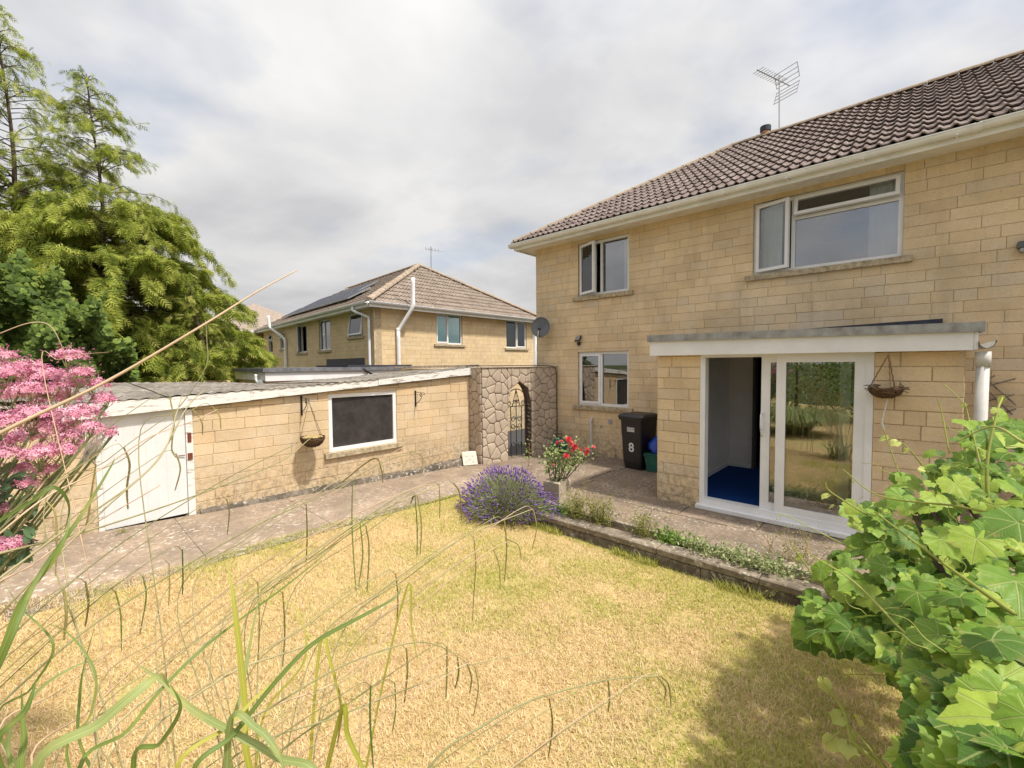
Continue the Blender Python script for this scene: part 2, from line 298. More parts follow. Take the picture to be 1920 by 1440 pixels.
class MB:
    def __init__(s, xf=None): s.v = []; s.f = []; s.xf = xf
    def add(s, vs, fs, xf=None):
        n = len(s.v); m = xf or s.xf
        s.v += [tuple(m @ Vector(p)) if m else tuple(p) for p in vs]; s.f += [tuple(i+n for i in q) for q in fs]; return s
    def box(s, x0, x1, y0, y1, z0, z1, b=0., xf=None):
        if b <= 0:
            v = [(x0, y0, z0), (x1, y0, z0), (x1, y1, z0), (x0, y1, z0), (x0, y0, z1), (x1, y0, z1), (x1, y1, z1), (x0, y1, z1)]
            return s.add(v, [(0, 3, 2, 1), (4, 5, 6, 7), (0, 1, 5, 4), (1, 2, 6, 5), (2, 3, 7, 6), (3, 0, 4, 7)], xf)
        b = min(b, (x1-x0)/3, (y1-y0)/3, (z1-z0)/3)
        v = []; 
        for (z, i) in ((z0, b), (z0+b, 0), (z1-b, 0), (z1, b)):
            v += [(x0+i+b*(i == 0)*0, y0+i, z), (x1-i, y0+i, z), (x1-i, y1-i, z), (x0+i, y1-i, z)]
        f = [(0, 3, 2, 1), (12, 13, 14, 15)]
        for k in range(3):
            for j in range(4): f.append((k*4+j, k*4+(j+1) % 4, k*4+4+(j+1) % 4, k*4+4+j))
        return s.add(v, f, xf)
    def tube(s, pts, rad, seg=6, cap=True, flat=None):
        pts = [Vector(p) for p in pts]; n = len(pts); rr = rad if isinstance(rad, (list, tuple)) else [rad]*n
        base = len(s.v); vs = []; fs = []; ref = None
        for i, p in enumerate(pts):
            t = (pts[min(i+1, n-1)]-pts[max(i-1, 0)])
            t = t.normalized() if t.length > 1e-9 else Vector((0, 0, 1))
            if ref is None: ref = t.orthogonal().normalized()
            u = ref - t*ref.dot(t); u = u.normalized() if u.length > 1e-6 else t.orthogonal().normalized(); ref = u; w = t.cross(u)
            for j in range(seg):
                a = 2*math.pi*j/seg; vs.append(p+(u*math.cos(a)+w*math.sin(a))*rr[i])
        for i in range(n-1):
            for j in range(seg): fs.append((i*seg+j, i*seg+(j+1) % seg, (i+1)*seg+(j+1) % seg, (i+1)*seg+j))
        if cap: fs.append(tuple(range(seg-1, -1, -1))); fs.append(tuple((n-1)*seg+j for j in range(seg)))
        return s.add(vs, fs)
    def prism(s, poly, d0, d1, plane='xz', xf=None):       # polygon in local xz (or xy, yz) pushed along the third axis
        def P(a, b, d): return {'xz': (a, d, b), 'xy': (a, b, d), 'yz': (d, a, b)}[plane]
        n = len(poly); v = [P(a, b, d0) for a, b in poly]+[P(a, b, d1) for a, b in poly]
        f = [tuple(range(n)), tuple(range(2*n-1, n-1, -1))]+[(i, i+n, (i+1) % n+n, (i+1) % n) for i in range(n)]
        return s.add(v, f, xf)
    def lathe(s, prof, c, seg=16, axis=None):
        vs = []; fs = []; n = len(prof); c = Vector(c)
        q = (axis.to_track_quat('Z', 'Y') if axis else None)
        for r, z in prof:
            for j in range(seg):
                a = 2*math.pi*j/seg; p = Vector((r*math.cos(a), r*math.sin(a), z)); vs.append(c+(q @ p if q else p))
        for i in range(n-1):
            for j in range(seg): fs.append((i*seg+j, i*seg+(j+1) % seg, (i+1)*seg+(j+1) % seg, (i+1)*seg+j))
        return s.add(vs, fs)
    def quad(s, a, b, c, d): return s.add([a, b, c, d], [(0, 1, 2, 3)])
    def mesh(s, name):
        me = bpy.data.meshes.new(name); me.from_pydata(s.v, [], s.f); me.update(); return me
    def build(s, name, mat, parent=None, smooth=False): return link(name, s.mesh(name), mat, parent, smooth)
def smooth_path(pts, n=6):
    P = [Vector(p) for p in pts]; P = [P[0]*2-P[1]]+P+[P[-1]*2-P[-2]]; out = []
    for i in range(1, len(P)-2):
        for k in range(n):
            t = k/n; a, b, c, d = P[i-1:i+3]
            out.append(.5*((2*b)+(-a+c)*t+(2*a-5*b+4*c-d)*t*t+(-a+3*b-3*c+d)*t*t*t))
    out.append(P[-2]); return out
def np_mesh(name, V, F, mat, parent=None, rnd=None, smooth=False, uv=None):
    V = np.asarray(V, dtype=np.float32).reshape(-1, 3); F = np.asarray(F, dtype=np.int32); k = F.shape[1]
    me = bpy.data.meshes.new(name); me.vertices.add(len(V)); me.vertices.foreach_set('co', V.ravel())
    me.loops.add(F.size); me.loops.foreach_set('vertex_index', F.ravel()); me.polygons.add(len(F))
    me.polygons.foreach_set('loop_start', np.arange(0, F.size, k, dtype=np.int32))
    if rnd is not None: me.attributes.new('rnd', 'FLOAT', 'FACE').data.foreach_set('value', np.asarray(rnd, dtype=np.float32))
    if uv is not None:
        me.uv_layers.new(name='UVMap').data.foreach_set('uv', np.asarray(uv, dtype=np.float32)[F.ravel()].ravel())
    me.update(); me.validate()
    return link(name, me, mat, parent, smooth)
def scatter(name, TV, TF, pos, rot, scale, mat, parent=None, rnd=None, smooth=False, uv=None):
    TV = np.asarray(TV, float); TF = np.asarray(TF, int); N = len(pos); pos = np.asarray(pos, float)
    scale = np.asarray(scale, float); scale = scale[:, None] if scale.ndim == 1 else scale
    V = np.einsum('nij,nvj->nvi', np.asarray(rot), TV[None]*scale[:, None, :])+pos[:, None]
    F = (TF[None]+(np.arange(N)*len(TV))[:, None, None]).reshape(-1, TF.shape[1])
    r = RNG.random(N) if rnd is None else np.asarray(rnd)
    return np_mesh(name, V, F, mat, parent, np.repeat(r, len(TF)), smooth, np.tile(np.asarray(uv), (N, 1)) if uv is not None else None)
def basis(fwd, up):          # columns: x = side, y = fwd, z ~ up
    f = np.asarray(fwd, float); f = f/np.linalg.norm(f, axis=1, keepdims=True); u = np.asarray(up, float)
    s = np.cross(f, u); s = s/(np.linalg.norm(s, axis=1, keepdims=True)+1e-9); u = np.cross(s, f)
    return np.stack([s, f, u], axis=2)
def rdir(n): v = RNG.normal(size=(n, 3)); return v/np.linalg.norm(v, axis=1, keepdims=True)
# ---------------------------------------------------------------- walls made of blocks
_BL = {}
def block_mesh(w, h, d, mat):
    key = (round(w, 2), round(h, 3), d, mat)
    if key not in _BL:
        m = MB(); a, b = w/2, h/2; c = .0035
        v = []
        for (i, y) in ((0, d), (0, c), (c, 0)): v += [(-a+i, y, -b+i), (a-i, y, -b+i), (a-i, y, b-i), (-a+i, y, b-i)]
        f = [(8, 9, 10, 11)]
        for k in (0, 4):
            for j in range(4): f.append((k+j, k+(j+1) % 4, k+4+(j+1) % 4, k+4+j))
        m.add(v, f); me = m.mesh('block'); me.materials.append(MAT[mat]); _BL[key] = me
    return _BL[key]
def backing(name, F, x0, x1, z0, z1, holes, mat, parent, y0=.007, y1=.26):
    xs = sorted({x0, x1, *[min(max(h[i], x0), x1) for h in holes for i in (0, 1)]}); zs = sorted({z0, z1, *[min(max(h[i], z0), z1) for h in holes for i in (2, 3)]})
    m = MB(F)
    for a, b in zip(xs, xs[1:]):
        for c, d in zip(zs, zs[1:]):
            if any(h[0] <= (a+b)/2 <= h[1] and h[2] <= (c+d)/2 <= h[3] for h in holes): continue
            m.box(a, b, y0, y1, c, d)
    return m.build(name, mat, parent)
def blocks(F, ang, wall, x0, x1, z0, z1, holes, mat, course=.152, lens=(.24, .31, .38, .46), gap=.005, depth=.05, limit=300, seed=1, top=None, name='block', as_objects=True):
    rg = random.Random(seed); L_ = []; z = z0; row = 0
    while z < z1-.03:
        h = min(course, z1-z); ivs = [(x0, x1, z, z+h)]
        for (a, b, c, d) in holes:
            nw = []
            for (p, q, s, t) in ivs:
                if a >= q or b <= p or c >= t or d <= s: nw.append((p, q, s, t)); continue
                if a > p: nw.append((p, a, s, t))
                if b < q: nw.append((b, q, s, t))
                pa, qb = max(a, p), min(b, q)
                if c-s > .025: nw.append((pa, qb, s, c))
                if t-d > .025: nw.append((pa, qb, d, t))
            ivs = nw
        for (p, q, s, t) in ivs:
            x = p; first = True
            while x < q-.001:
                w = rg.choice(lens)
                if first and row % 2 and q-x > .5: w = rg.choice(lens)*.55
                first = False
                if q-x-w < .14: w = q-x
                if w > .62: w = w/2
                t2 = t
                if top: 
                    tt = min(top(x), top(x+w)); 
                    t2 = min(t, tt)
                if t2-s > .03: L_.append((x+w/2, (s+t2)/2, round(w-gap, 3), round(t2-s-gap, 3)))
                x += w
        z += course; row += 1
    M3 = F
    def size(b):
        p = M3 @ Vector((b[0], 0, b[1])); d = p-EYE; dep = d.dot(CF)
        if dep < .3: return 0
        u, v = d.dot(CR)/dep*FOC, d.dot(CU)/dep*FOC
        return (b[2]*b[3]/dep**2) * (1 if abs(u) < 1000 and abs(v) < 760 else .0001)
    L_.sort(key=size, reverse=True)
    n = 0; rest = MB(F); rr = []
    for b in L_:
        dy = rg.uniform(-.003, .003)
        if n < limit and as_objects and size(b) > 2e-5*0:
            o = bpy.data.objects.new(name, block_mesh(b[2], b[3], depth, mat)); COL.objects.link(o); put(o, wall)
            o.location = F @ Vector((b[0], dy, b[1])); o.rotation_euler = (0, 0, R(ang)); 
            if wall.type != 'EMPTY': o.matrix_parent_inverse = Matrix.Identity(4)
            n += 1
        else:
            a, h2 = b[2]/2, b[3]/2; c = .0035; v = []
            for (i, y) in ((0, depth), (0, c), (c, 0)): v += [(b[0]-a+i, y+dy, b[1]-h2+i), (b[0]+a-i, y+dy, b[1]-h2+i), (b[0]+a-i, y+dy, b[1]+h2-i), (b[0]-a+i, y+dy, b[1]+h2-i)]
            f = [(8, 9, 10, 11)]
            for k in (0, 4):
                for j in range(4): f.append((k+j, k+(j+1) % 4, k+4+(j+1) % 4, k+4+j))
            rest.add(v, f); rr += [rg.random()]*9
    if rest.v:
        me = rest.mesh('blockwork'); me.attributes.new('rnd', 'FLOAT', 'FACE').data.foreach_set('value', rr)
        tag(link('blockwork', me, mat, wall), kind='stuff')
# ---------------------------------------------------------------- windows
def window(F, parent, x0, x1, z0, z1, cells, sill=True, y=.05, fr=.055, glassmat='glass', framemat='upvc', sillx=.11, group=None, sillmat='sill_stone', sashglass=None):
    """cells: (x0, x1, z0, z1, sash?, hinge, angle) in fractions of the opening; frame and sashes are real bars"""
    w = MB(F)
    w.box(x0, x1, y, y+.07, z0, z0+fr).box(x0, x1, y, y+.07, z1-fr, z1).box(x0, x0+fr, y, y+.07, z0+fr, z1-fr).box(x1-fr, x1, y, y+.07, z0+fr, z1-fr)
    W, H = x1-x0, z1-z0
    for c in cells:                              # mullions and transoms on the left and bottom edge of each inner cell
        if c[0] > 0: xm = x0+c[0]*W; w.box(xm-fr*.5, xm+fr*.5, y, y+.07, max(z0+c[2]*H, z0+fr), min(z0+c[3]*H, z1-fr))
        if c[2] > 0: zm = z0+c[2]*H; w.box(max(x0+c[0]*W+(fr*.5 if c[0] > 0 else fr), x0+fr), min(x0+c[1]*W-(fr*.5 if c[1] < 1 else fr), x1-fr), y+.001, y+.069, zm-fr*.5, zm+fr*.5)
    wo_ = w.build('window', framemat, parent)
    for (a, b, c, d, sash, hinge, ang) in cells:
        p = x0+a*W+(fr*.5 if a > 0 else fr); q = x0+b*W-(fr*.5 if b < 1 else fr); s = z0+c*H+(fr*.5 if c > 0 else fr); t = z0+d*H-(fr*.5 if d < 1 else fr)
        if not sash:
            MB(F).box(p-.005, q+.005, y+.030, y+.036, s-.005, t+.005).build('pane', glassmat, wo_); continue
        e = .012; p -= e; q += e; s -= e; t += e; k = .05
        if hinge == 'L': X = F @ Matrix.Translation((p, y-.004, 0)) @ Matrix.Rotation(R(-ang), 4, 'Z') @ Matrix.Translation((-p, -y+.004, 0))
        elif hinge == 'R': X = F @ Matrix.Translation((q, y-.004, 0)) @ Matrix.Rotation(R(ang), 4, 'Z') @ Matrix.Translation((-q, -y+.004, 0))
        elif hinge == 'T': X = F @ Matrix.Translation((0, y-.004, t)) @ Matrix.Rotation(R(-ang), 4, 'X') @ Matrix.Translation((0, -y+.004, -t))
        else: X = F
        m = MB(X); y0, y1 = y-.018, y-.003
        if hinge in 'LRT' and ang: y0, y1 = y-.035, y+.02
        m.box(p, q, y0, y1, s, s+k).box(p, q, y0, y1, t-k, t).box(p, p+k, y0, y1, s+k, t-k).box(q-k, q, y0, y1, s+k, t-k).build('sash', framemat, wo_)
        MB(X).box(p+k-.004, q-k+.004, (y0+y1)/2-.003, (y0+y1)/2+.003, s+k-.004, t-k+.004).build('pane', sashglass or glassmat, wo_)
    if sill: MB(F).box(x0-sillx, x1+sillx, -.055, y+.01, z0-.095, z0-.002, .008).build('sill', sillmat, wo_)
    return wo_
def profile_sweep(m, prof, a, b, F=None):      # prof: list of (y, z); swept along local x from a to b
    n = len(prof); v = [(a, y, z) for y, z in prof]+[(b, y, z) for y, z in prof]
    f = [(i, i+1, n+i+1, n+i) for i in range(n-1)]
    m.add(v, f, F)
GUT = [(.10, .0), (-.0, -.0)]
def gutter_profile(y, z, r=.062, t=.004):
    o = [(y+r-2*r*.5+ -r*math.cos(math.pi*i/10)-0, z-r*1.15*math.sin(math.pi*i/10)) for i in range(11)]
    i_ = [(p[0]+(t if k < 5 else -t if k > 5 else 0), p[1]+t) for k, p in enumerate(o)][::-1]
    return o+[(o[-1][0], z+.006)]+[(i_[0][0], z+.006)]+i_+[(i_[-1][0], z+.008), (o[0][0]-.006, z+.008), (o[0][0]-.006, z-.008), o[0]]
# ================================================================ ground
def sstep(t): t = min(max(t, 0), 1); return t*t*(3-2*t)
def gz(x, y):                                   # paved surface
    t = min(max((-4.5-x)/2.35, 0), 1); yy = min(max(y, -3), 8.3)
    return t*(.104-(yy-.46)*.0328)
def edge_x(y):                                  # edge between path and lawn
    return -5.24-.10*sstep((4.2-y)/3.5)+.05*math.sin(y*1.9)-.25*sstep((1.2-y)/3)
def gl(x, y):
    e = edge_x(min(y, 4.4)); t = sstep((x-e)/2.0)
    return (1-t)*(gz(e, y)-.015)+t*-.185+.012*math.sin(x*1.7+y)*math.sin(y*1.3)*t
gd = MB(); gd.quad((-600, -600, -.98), (600, -600, -.98), (600, 600, -.98), (-600, 600, -.98)); tag(gd.build('ground', 'far_ground'), kind='structure')
dv = MB(); dv.quad((-13.0, 6.3, -.93), (-7.05, 6.3, -.93), (-7.05, 40, -.93), (-13.0, 40, -.93)); tag(dv.build('driveway', 'asphalt'), kind='structure')
def grid_mesh(name, xs, ys, fz, mat, keep=None, skirt=None):
    V = [(x, y, fz(x, y)) for y in ys for x in xs]; n = len(xs); Fq = []
    for j in range(len(ys)-1):
        for i in range(n-1):
            if keep and not keep((xs[i]+xs[i+1])/2, (ys[j]+ys[j+1])/2): continue
            Fq.append((j*n+i, j*n+i+1, (j+1)*n+i+1, (j+1)*n+i))
    return np_mesh(name, V, Fq, mat, smooth=True)
k = NT('lawn_soil'); c = k.mix(k.mr(k.noise(45, 5, .7), .35, .65), (.60, .44, .21), (.40, .28, .13)); c = k.mix(k.mr(k.noise(1.6, 4, .6), .45, .7, 0, .5), c, (.36, .35, .10))
k.pbr(c, 1, k.bump(k.noise(70, 4, .7), .7, .02), spec=.05); MAT['lawn_soil'] = k.m
lxs = list(np.linspace(-6.9, 6, 87)); lys = list(np.linspace(-14, 4.5, 93))
tag(grid_mesh('lawn', lxs, lys, lambda x, y: gl(x, y) if x > edge_x(min(y, 4.4))-.02 else gz(edge_x(y), y)-.07, 'lawn_soil'), kind='structure')
# path along the garage and patio by the house, each slab its own piece
def slab_piece(m, x0, x1, y0, y1, th=.05, lift=0., g=.006, edge=False):
    x0 += g; x1 -= g; y0 += g; y1 -= g; b = .008
    def P(x, y, d): return (x, y, gz(x, y)+lift+d)
    rings = [[P(x0, y0, -th), P(x1, y0, -th), P(x1, y1, -th), P(x0, y1, -th)], [P(x0, y0, -b), P(x1, y0, -b), P(x1, y1, -b), P(x0, y1, -b)], [P(x0+b, y0+b, 0), P(x1-b, y0+b, 0), P(x1-b, y1-b, 0), P(x0+b, y1-b, 0)]]
    v = sum(rings, []); f = [(8, 9, 10, 11)]
    for k_ in (0, 4):
        for j in range(4): f.append((k_+j, k_+(j+1) % 4, k_+4+(j+1) % 4, k_+4+j))
    m.add(v, f)
pb = grid_mesh('patio', list(np.linspace(-6.86, 4, 30)), list(np.linspace(4.86, 8.27, 12)), lambda x, y: gz(x, y)-.014, 'old_concrete', keep=lambda x, y: not (y < 5.6 and x < -5.3)); tag(pb, kind='structure')
rs = random.Random(5)
yrow = [4.88, 5.62, 6.36, 7.30, 8.25]
for j in range(4):
    x = -5.42+(.0 if j % 2 else -.28) if j == 0 else -6.82+rs.uniform(0, .1)
    if j == 0: x = -5.2
    while x < 3.6:
        w = rs.choice((.80, .92, .92, 1.05)); x1 = min(x+w, 3.8)
        if not (x > -2.75 and x1 < .3 and yrow[j] > 6.2):
            m = MB(); slab_piece(m, x, x1, yrow[j], yrow[j+1], lift=rs.uniform(-.004, .004)); m.build('slab', 'patio_slab', pb)
        x = x1
pp = grid_mesh('path', list(np.linspace(-6.84, -5.15, 8)), list(np.linspace(-5, 5.62, 30)), lambda x, y: gz(x, y)-.008, 'old_concrete', keep=lambda x, y: x < edge_x(min(y, 4.4))+.2); tag(pp, kind='structure')
y = -4.8
while y < 5.6:
    h = rs.uniform(1.25, 1.7); y1 = min(y+h, 5.62)
    if 5.62-y1 < .5: y1 = 5.62
    ns = 8; x0 = -6.84; V = []; b = .01
    # slab follows the wandering lawn edge
    top = [(x0+.01, gz(x0, y+.01), y+.008)] 
    ysm = [y+.003+(y1-y-.006)*i/ns for i in range(ns+1)]
    for i, yy in enumerate(ysm):
        xe = edge_x(min(yy, 4.4))+.02*math.sin(yy*7)+(.0 if yy < 4.4 else .12); xm = x0+.7
        V += [(x0, yy, gz(x0, yy)), (xm, yy, gz(xm, yy)+.004*math.sin(yy*5)), (xe, yy, gz(xe, yy)), (xe+.02, yy, gz(xe, yy)-.07)]
    Fq = [(4*i+q, 4*i+q+1, 4*i+5+q, 4*i+4+q) for i in range(ns) for q in range(3)]
    np_mesh('slab', V, Fq, 'path_concrete', pp); y = y1
bed = grid_mesh('flower_bed', list(np.linspace(-3.7, 4, 40)), list(np.linspace(4.6, 4.9, 5)), lambda x, y: -.045+.02*math.sin(x*9)*math.sin(y*31), 'soil'); tag(bed, kind='structure')
bed2 = grid_mesh('flower_bed', list(np.linspace(-.75, 3.5, 30)), list(np.linspace(.6, 4.5, 30)), lambda x, y: gl(x, y)+.03+.02*math.sin(x*9)*math.sin(y*7), 'soil', keep=lambda x, y: x > .15+.35*abs(y-3.0)); tag(bed2, kind='structure')
# ---------------------------------------------------------------- low retaining wall at the lawn's edge
lw = thing('low_wall', 'low lichened concrete retaining wall between dry lawn and flower bed', 'wall', (-2, 4.5, -.2))
core = MB(); core.box(-3.68, .6, 4.47, 4.62, -.3, -.075); core.build('wall_core', 'old_concrete', lw)
x = -3.72
while x < .5:
    w = rs.uniform(.8, 1.1); n = 9; V = []; 
    m = MB(); b = .012; sag = rs.uniform(-.006, .006)
    m.box(x+.004, x+w-.004, 4.44+sag, 4.645+sag, -.075, .0+sag*.5, .012); m.build('coping_slab', 'old_concrete', lw); x += w
x = -3.7
while x < .5:
    w = rs.uniform(.38, .48); m = MB(); o_ = rs.uniform(-.006, .006); m.box(x+.004, x+w-.004, 4.452+o_, 4.475, -.29, -.08, .01); m.build('block', 'plinth_stone', lw); x += w
kb = thing('kerb_edging', 'pale concrete edging strip between flower bed and patio slabs', 'kerb', (-1, 4.88, 0))
x = -2.75
while x < .8:
    w = .9; m = MB(); m.box(x+.003, x+w-.003, 4.845, 4.895, -.12, .012, .008); m.build('kerb_stone', 'planter_stone', kb); x += w
# ================================================================ the house
HS = thing('house', 'two-storey tan stone-block house with tiled hip roof and flat-roofed sun room', 'house', (-2.0, 11, 0))
FH = frame(0, 8.26, 0)
W1 = (-5.56, -4.33, 3.46, 4.62); W2 = (-5.57, -4.33, 1.06, 2.24); W3 = (-2.05, -.165, 3.44, 4.62)
EXT = (-2.62, .25, -.4, 2.33); ZW = 4.735
hw = backing('wall', FH, -6.77, 4.2, -.4, ZW, [W1, W2, W3, EXT], 'mortar', HS)
blocks(FH, 0, hw, -6.77, 4.2, -.13, ZW, [W1, W2, W3, (-2.73, .36, -.4, 2.30)], 'house_stone', seed=3, limit=300, lens=(.22, .30, .36, .42, .46, .52, .60))
m = MB(); m.box(-6.76, -6.52, 8.53, 15.2, -1, ZW).box(-6.5, 4.2, 15.2, 15.45, -1, ZW).box(3.95, 4.19, 8.53, 15.2, -1, ZW).box(-6.76, 4.19, 8.3, 8.52, -1, -.41)
m.build('end_walls', 'house_stone', HS)
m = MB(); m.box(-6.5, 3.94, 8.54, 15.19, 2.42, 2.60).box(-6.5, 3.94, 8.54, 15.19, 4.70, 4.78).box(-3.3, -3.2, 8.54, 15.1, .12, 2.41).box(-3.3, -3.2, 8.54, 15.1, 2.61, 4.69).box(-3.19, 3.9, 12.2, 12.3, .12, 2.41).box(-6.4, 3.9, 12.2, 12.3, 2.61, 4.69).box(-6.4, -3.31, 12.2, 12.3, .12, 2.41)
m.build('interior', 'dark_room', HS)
# windows
window(FH, HS, *W1, [(0, .46, 0, 1, True, 'L', 22), (.46, 1, 0, 1, False, '', 0)], glassmat='sky_glass', sashglass='glass')
window(FH, HS, *W2, [(0, .46, 0, 1, True, 'L', 0), (.46, 1, 0, 1, False, '', 0)], glassmat='door_glass')
window(FH, HS, *W3, [(0, .30, 0, 1, True, 'L', 15), (.30, 1, .70, 1, True, 'T', 14), (.30, 1, 0, .70, False, '', 0)], glassmat='sky_glass', sashglass='glass')
def curtain(name, label, x0, x1, z0, z1, y, mat='curtain', n=26, amp=.02):
    V = []; 
    for i in range(n+1):
        x = x0+(x1-x0)*i/n; d = amp*math.sin(i*1.55)+amp*.4*math.sin(i*.7)
        V += [(x, y+d, z0), (x+.004*math.sin(i), y+d*.8, z1)]
    o = np_mesh(name, V, [(2*i, 2*i+2, 2*i+3, 2*i+1) for i in range(n)], mat, smooth=True); return tag(o, label, 'curtain', 'curtains behind the upstairs windows')
curtain('curtain', 'pale curtain behind the open left casement of the smaller upstairs window', -5.52, -5.18, 3.5, 4.6, 8.415, n=14)
curtain('curtain', 'narrow pale curtain at the right edge of the smaller upstairs window', -4.52, -4.36, 3.5, 4.6, 8.41, n=9)
curtain('curtain', 'pale net curtain at the right end of the large upstairs window', -.55, -.2, 3.48, 4.6, 8.405, n=22, amp=.012)
curtain('curtain', 'pale curtain behind the open left casement of the large upstairs window', -2.0, -1.66, 3.48, 4.6, 8.415, n=14)
# soffit, fascia, gutter
m = MB(); m.box(-7.08, 4.3, 7.875, 8.27, ZW-.03, ZW-.005).build('soffit', 'render_soffit', HS)
m = MB(); m.box(-7.08, -6.78, 8.27, 15.8, ZW-.03, ZW-.005).build('soffit', 'render_soffit', HS)
m = MB(); m.box(-7.1, 4.3, 7.85, 7.874, ZW-.06, ZW+.09).box(-7.1, -7.076, 7.875, 15.8, ZW-.06, ZW+.09).build('fascia_board', 'upvc_old', HS)
m = MB(); GP = gutter_profile(7.785, 4.805); profile_sweep(m, GP, -7.16, .47); m.build('gutter', 'upvc_old', HS)
m = MB(); profile_sweep(m, [(y, z+.004) for y, z in GP], .50, 4.3); m.build('gutter', 'upvc_old', HS)
m = MB(); profile_sweep(m, [(y-.006 if y < 7.785 else y, z-.006) for y, z in GP], .44, .53); m.build('gutter_joint', 'upvc_old', HS)
m = MB(); m.box(-7.17, -7.155, 7.715, 7.85, 4.73, 4.82).build('gutter_end', 'upvc_old', HS)
m = MB(frame(-7.0, 8.4, 90)); profile_sweep(m, gutter_profile(.14, 4.805), -.6, 7); m.build('gutter', 'upvc_old', HS)
for bx_ in np.arange(-6.9, 4.2, .9):
    m = MB(); m.box(bx_, bx_+.03, 7.715, 7.85, 4.725, 4.735).build('gutter_bracket', 'upvc_old', HS)
m = MB(); m.tube(smooth_path([(-6.98, 8.65, 4.72), (-6.98, 8.65, 4.60), (-6.95, 8.6, 4.52), (-6.86, 8.55, 4.48), (-6.83, 8.55, 4.40), (-6.83, 8.55, -.4)], 4), .034, 10).build('downpipe', 'upvc_old', HS, True)
# roof
PIT = math.atan2(7.13-4.80, 11.555-7.76); SL = math.hypot(7.13-4.80, 11.555-7.76)
e0, ez, ry, rz_ = 7.76, 4.80, 11.555, 7.13; hx = -7.1; rx = -7.1+(ry-7.81)
m = MB(); m.add([(hx, e0, ez), (4.3, e0, ez), (4.3, ry, rz_), (rx, ry, rz_), (hx, 15.35, ez), (4.3, 15.35, ez)], [(0, 1, 2, 3), (0, 3, 4), (3, 2, 5, 4), (1, 5, 2)])
rf = m.build('roof', 'roof_tile', HS)
def tile_mesh(w=.30, ln=.40, th=.020, rise=.034, mat='roof_tile', n=16):
    V = []; F = []
    def pz(u): q = (u*2) % 1.0; return rise*(.5-.5*math.cos(2*math.pi*(q-.38)/.62)) if q > .38 else 0.
    for k_ in range(n+1):
        u = k_/n; x = (u-.5)*w; z = pz(u)
        V += [(x, 0, z), (x, ln, z), (x, .004, z-th)]
    for k_ in range(n):
        a = 3*k_; b = a+3; F += [(a, b, b+1, a+1), (a+2, b+2, b, a)]
    me = bpy.data.meshes.new('tile'); me.from_pydata(V, [], F); me.materials.append(MAT[mat]); return me, V, F
def tile_roof(roofpart, origin, udir, sdir, ulen, slen, inside, gauge=.335, cw=.292, mat='roof_tile', limit=300, seed=4, lift=.055):
    me, TV, TF = tile_mesh(cw*1.0, gauge*1.12, mat=mat); rg = random.Random(seed)
    U = Vector(udir).normalized(); S = Vector(sdir).normalized(); N = U.cross(S).normalized(); items = []
    r = 0
    while r*gauge < slen-.1:
        for c_ in range(int(ulen/cw)+1):
            u = (c_+.5)*cw; s = r*gauge
            if not inside(u, s+gauge*.45): continue
            p = Vector(origin)+U*u+S*s+N*lift; d = p-EYE; dep = d.dot(CF)
            vis = dep > .5 and abs(d.dot(CR)/dep*FOC) < 1000
            items.append((0 if vis else 1, d.length, p))
        r += 1
    items.sort(key=lambda t: t[:2]); V = []; F = []; rr = []
    T = Matrix((U, S, N)).transposed()
    tilt = Matrix.Rotation(-.10, 3, 'X'); B = T @ tilt
    for i, (vis, _, p) in enumerate(items):
        jit = Matrix.Rotation(rg.uniform(-.010, .010), 3, 'Z') @ Matrix.Rotation(rg.uniform(-.008, .008), 3, 'X')
        if i < limit and vis == 0:
            o = bpy.data.objects.new('tile', me); COL.objects.link(o); o.parent = roofpart; o.matrix_basis = Matrix.Translation(p) @ (B @ jit).to_4x4()
        else:
            n = len(V); q = B @ jit; V += [tuple(p+q @ Vector(v)) for v in TV]; F += [tuple(j+n for j in f) for f in TF]; rr += [rg.random()]*len(TF)
    if V: tag(np_mesh('tiling', V, F, mat, roofpart, rr), kind='stuff')
su = 1/math.tan(1)  # placeholder slope helper
def in_rear(u, s):
    x = hx+u; yy = s*math.cos(PIT); return x > hx+yy-.02 and x < 4.25
tile_roof(rf, (hx, e0, ez), (1, 0, 0), (0, math.cos(PIT), math.sin(PIT)), 11.4, SL, in_rear)
def ridge_run(parent, a, b, r=.11, seg=.42, mat='ridge_tile', lift=.05):
    a, b = Vector(a), Vector(b); n = max(1, int((b-a).length/seg)); d = (b-a).normalized(); sd_ = d.cross(Vector((0, 0, 1))).normalized(); up = sd_.cross(d)
    for i in range(n):
        p, q = a+(b-a)*(i/n), a+(b-a)*((i+1)/n)-d*.006; V = []; F = []
        for k_, (pp_, rr_) in enumerate(((p, r*1.06), (q, r))):
            for j in range(9):
                t = math.pi*j/8; V.append(tuple(pp_+sd_*(rr_*math.cos(t))+up*(rr_*.75*math.sin(t)-.04+lift)))
        for j in range(8): F.append((j, j+1, 10+j, 9+j))
        F.append(tuple(range(9)))
        mm = MB(); mm.v = V; mm.f = F; mm.build('ridge_tile', mat, parent)
ridge_run(rf, (rx, ry, rz_), (4.3, ry, rz_)); ridge_run(rf, (hx+.05, e0+.05, ez+.03), (rx, ry, rz_))
m = MB(); m.tube([(-2.65, ry, rz_), (-2.65, ry, rz_+.13)], .10, 12).build('flue', 'terracotta', HS, True)
m = MB(); m.tube([(-2.65, ry, rz_+.13), (-2.65, ry, rz_+.24)], .112, 12).build('flue_cap', 'lead_dark', HS)
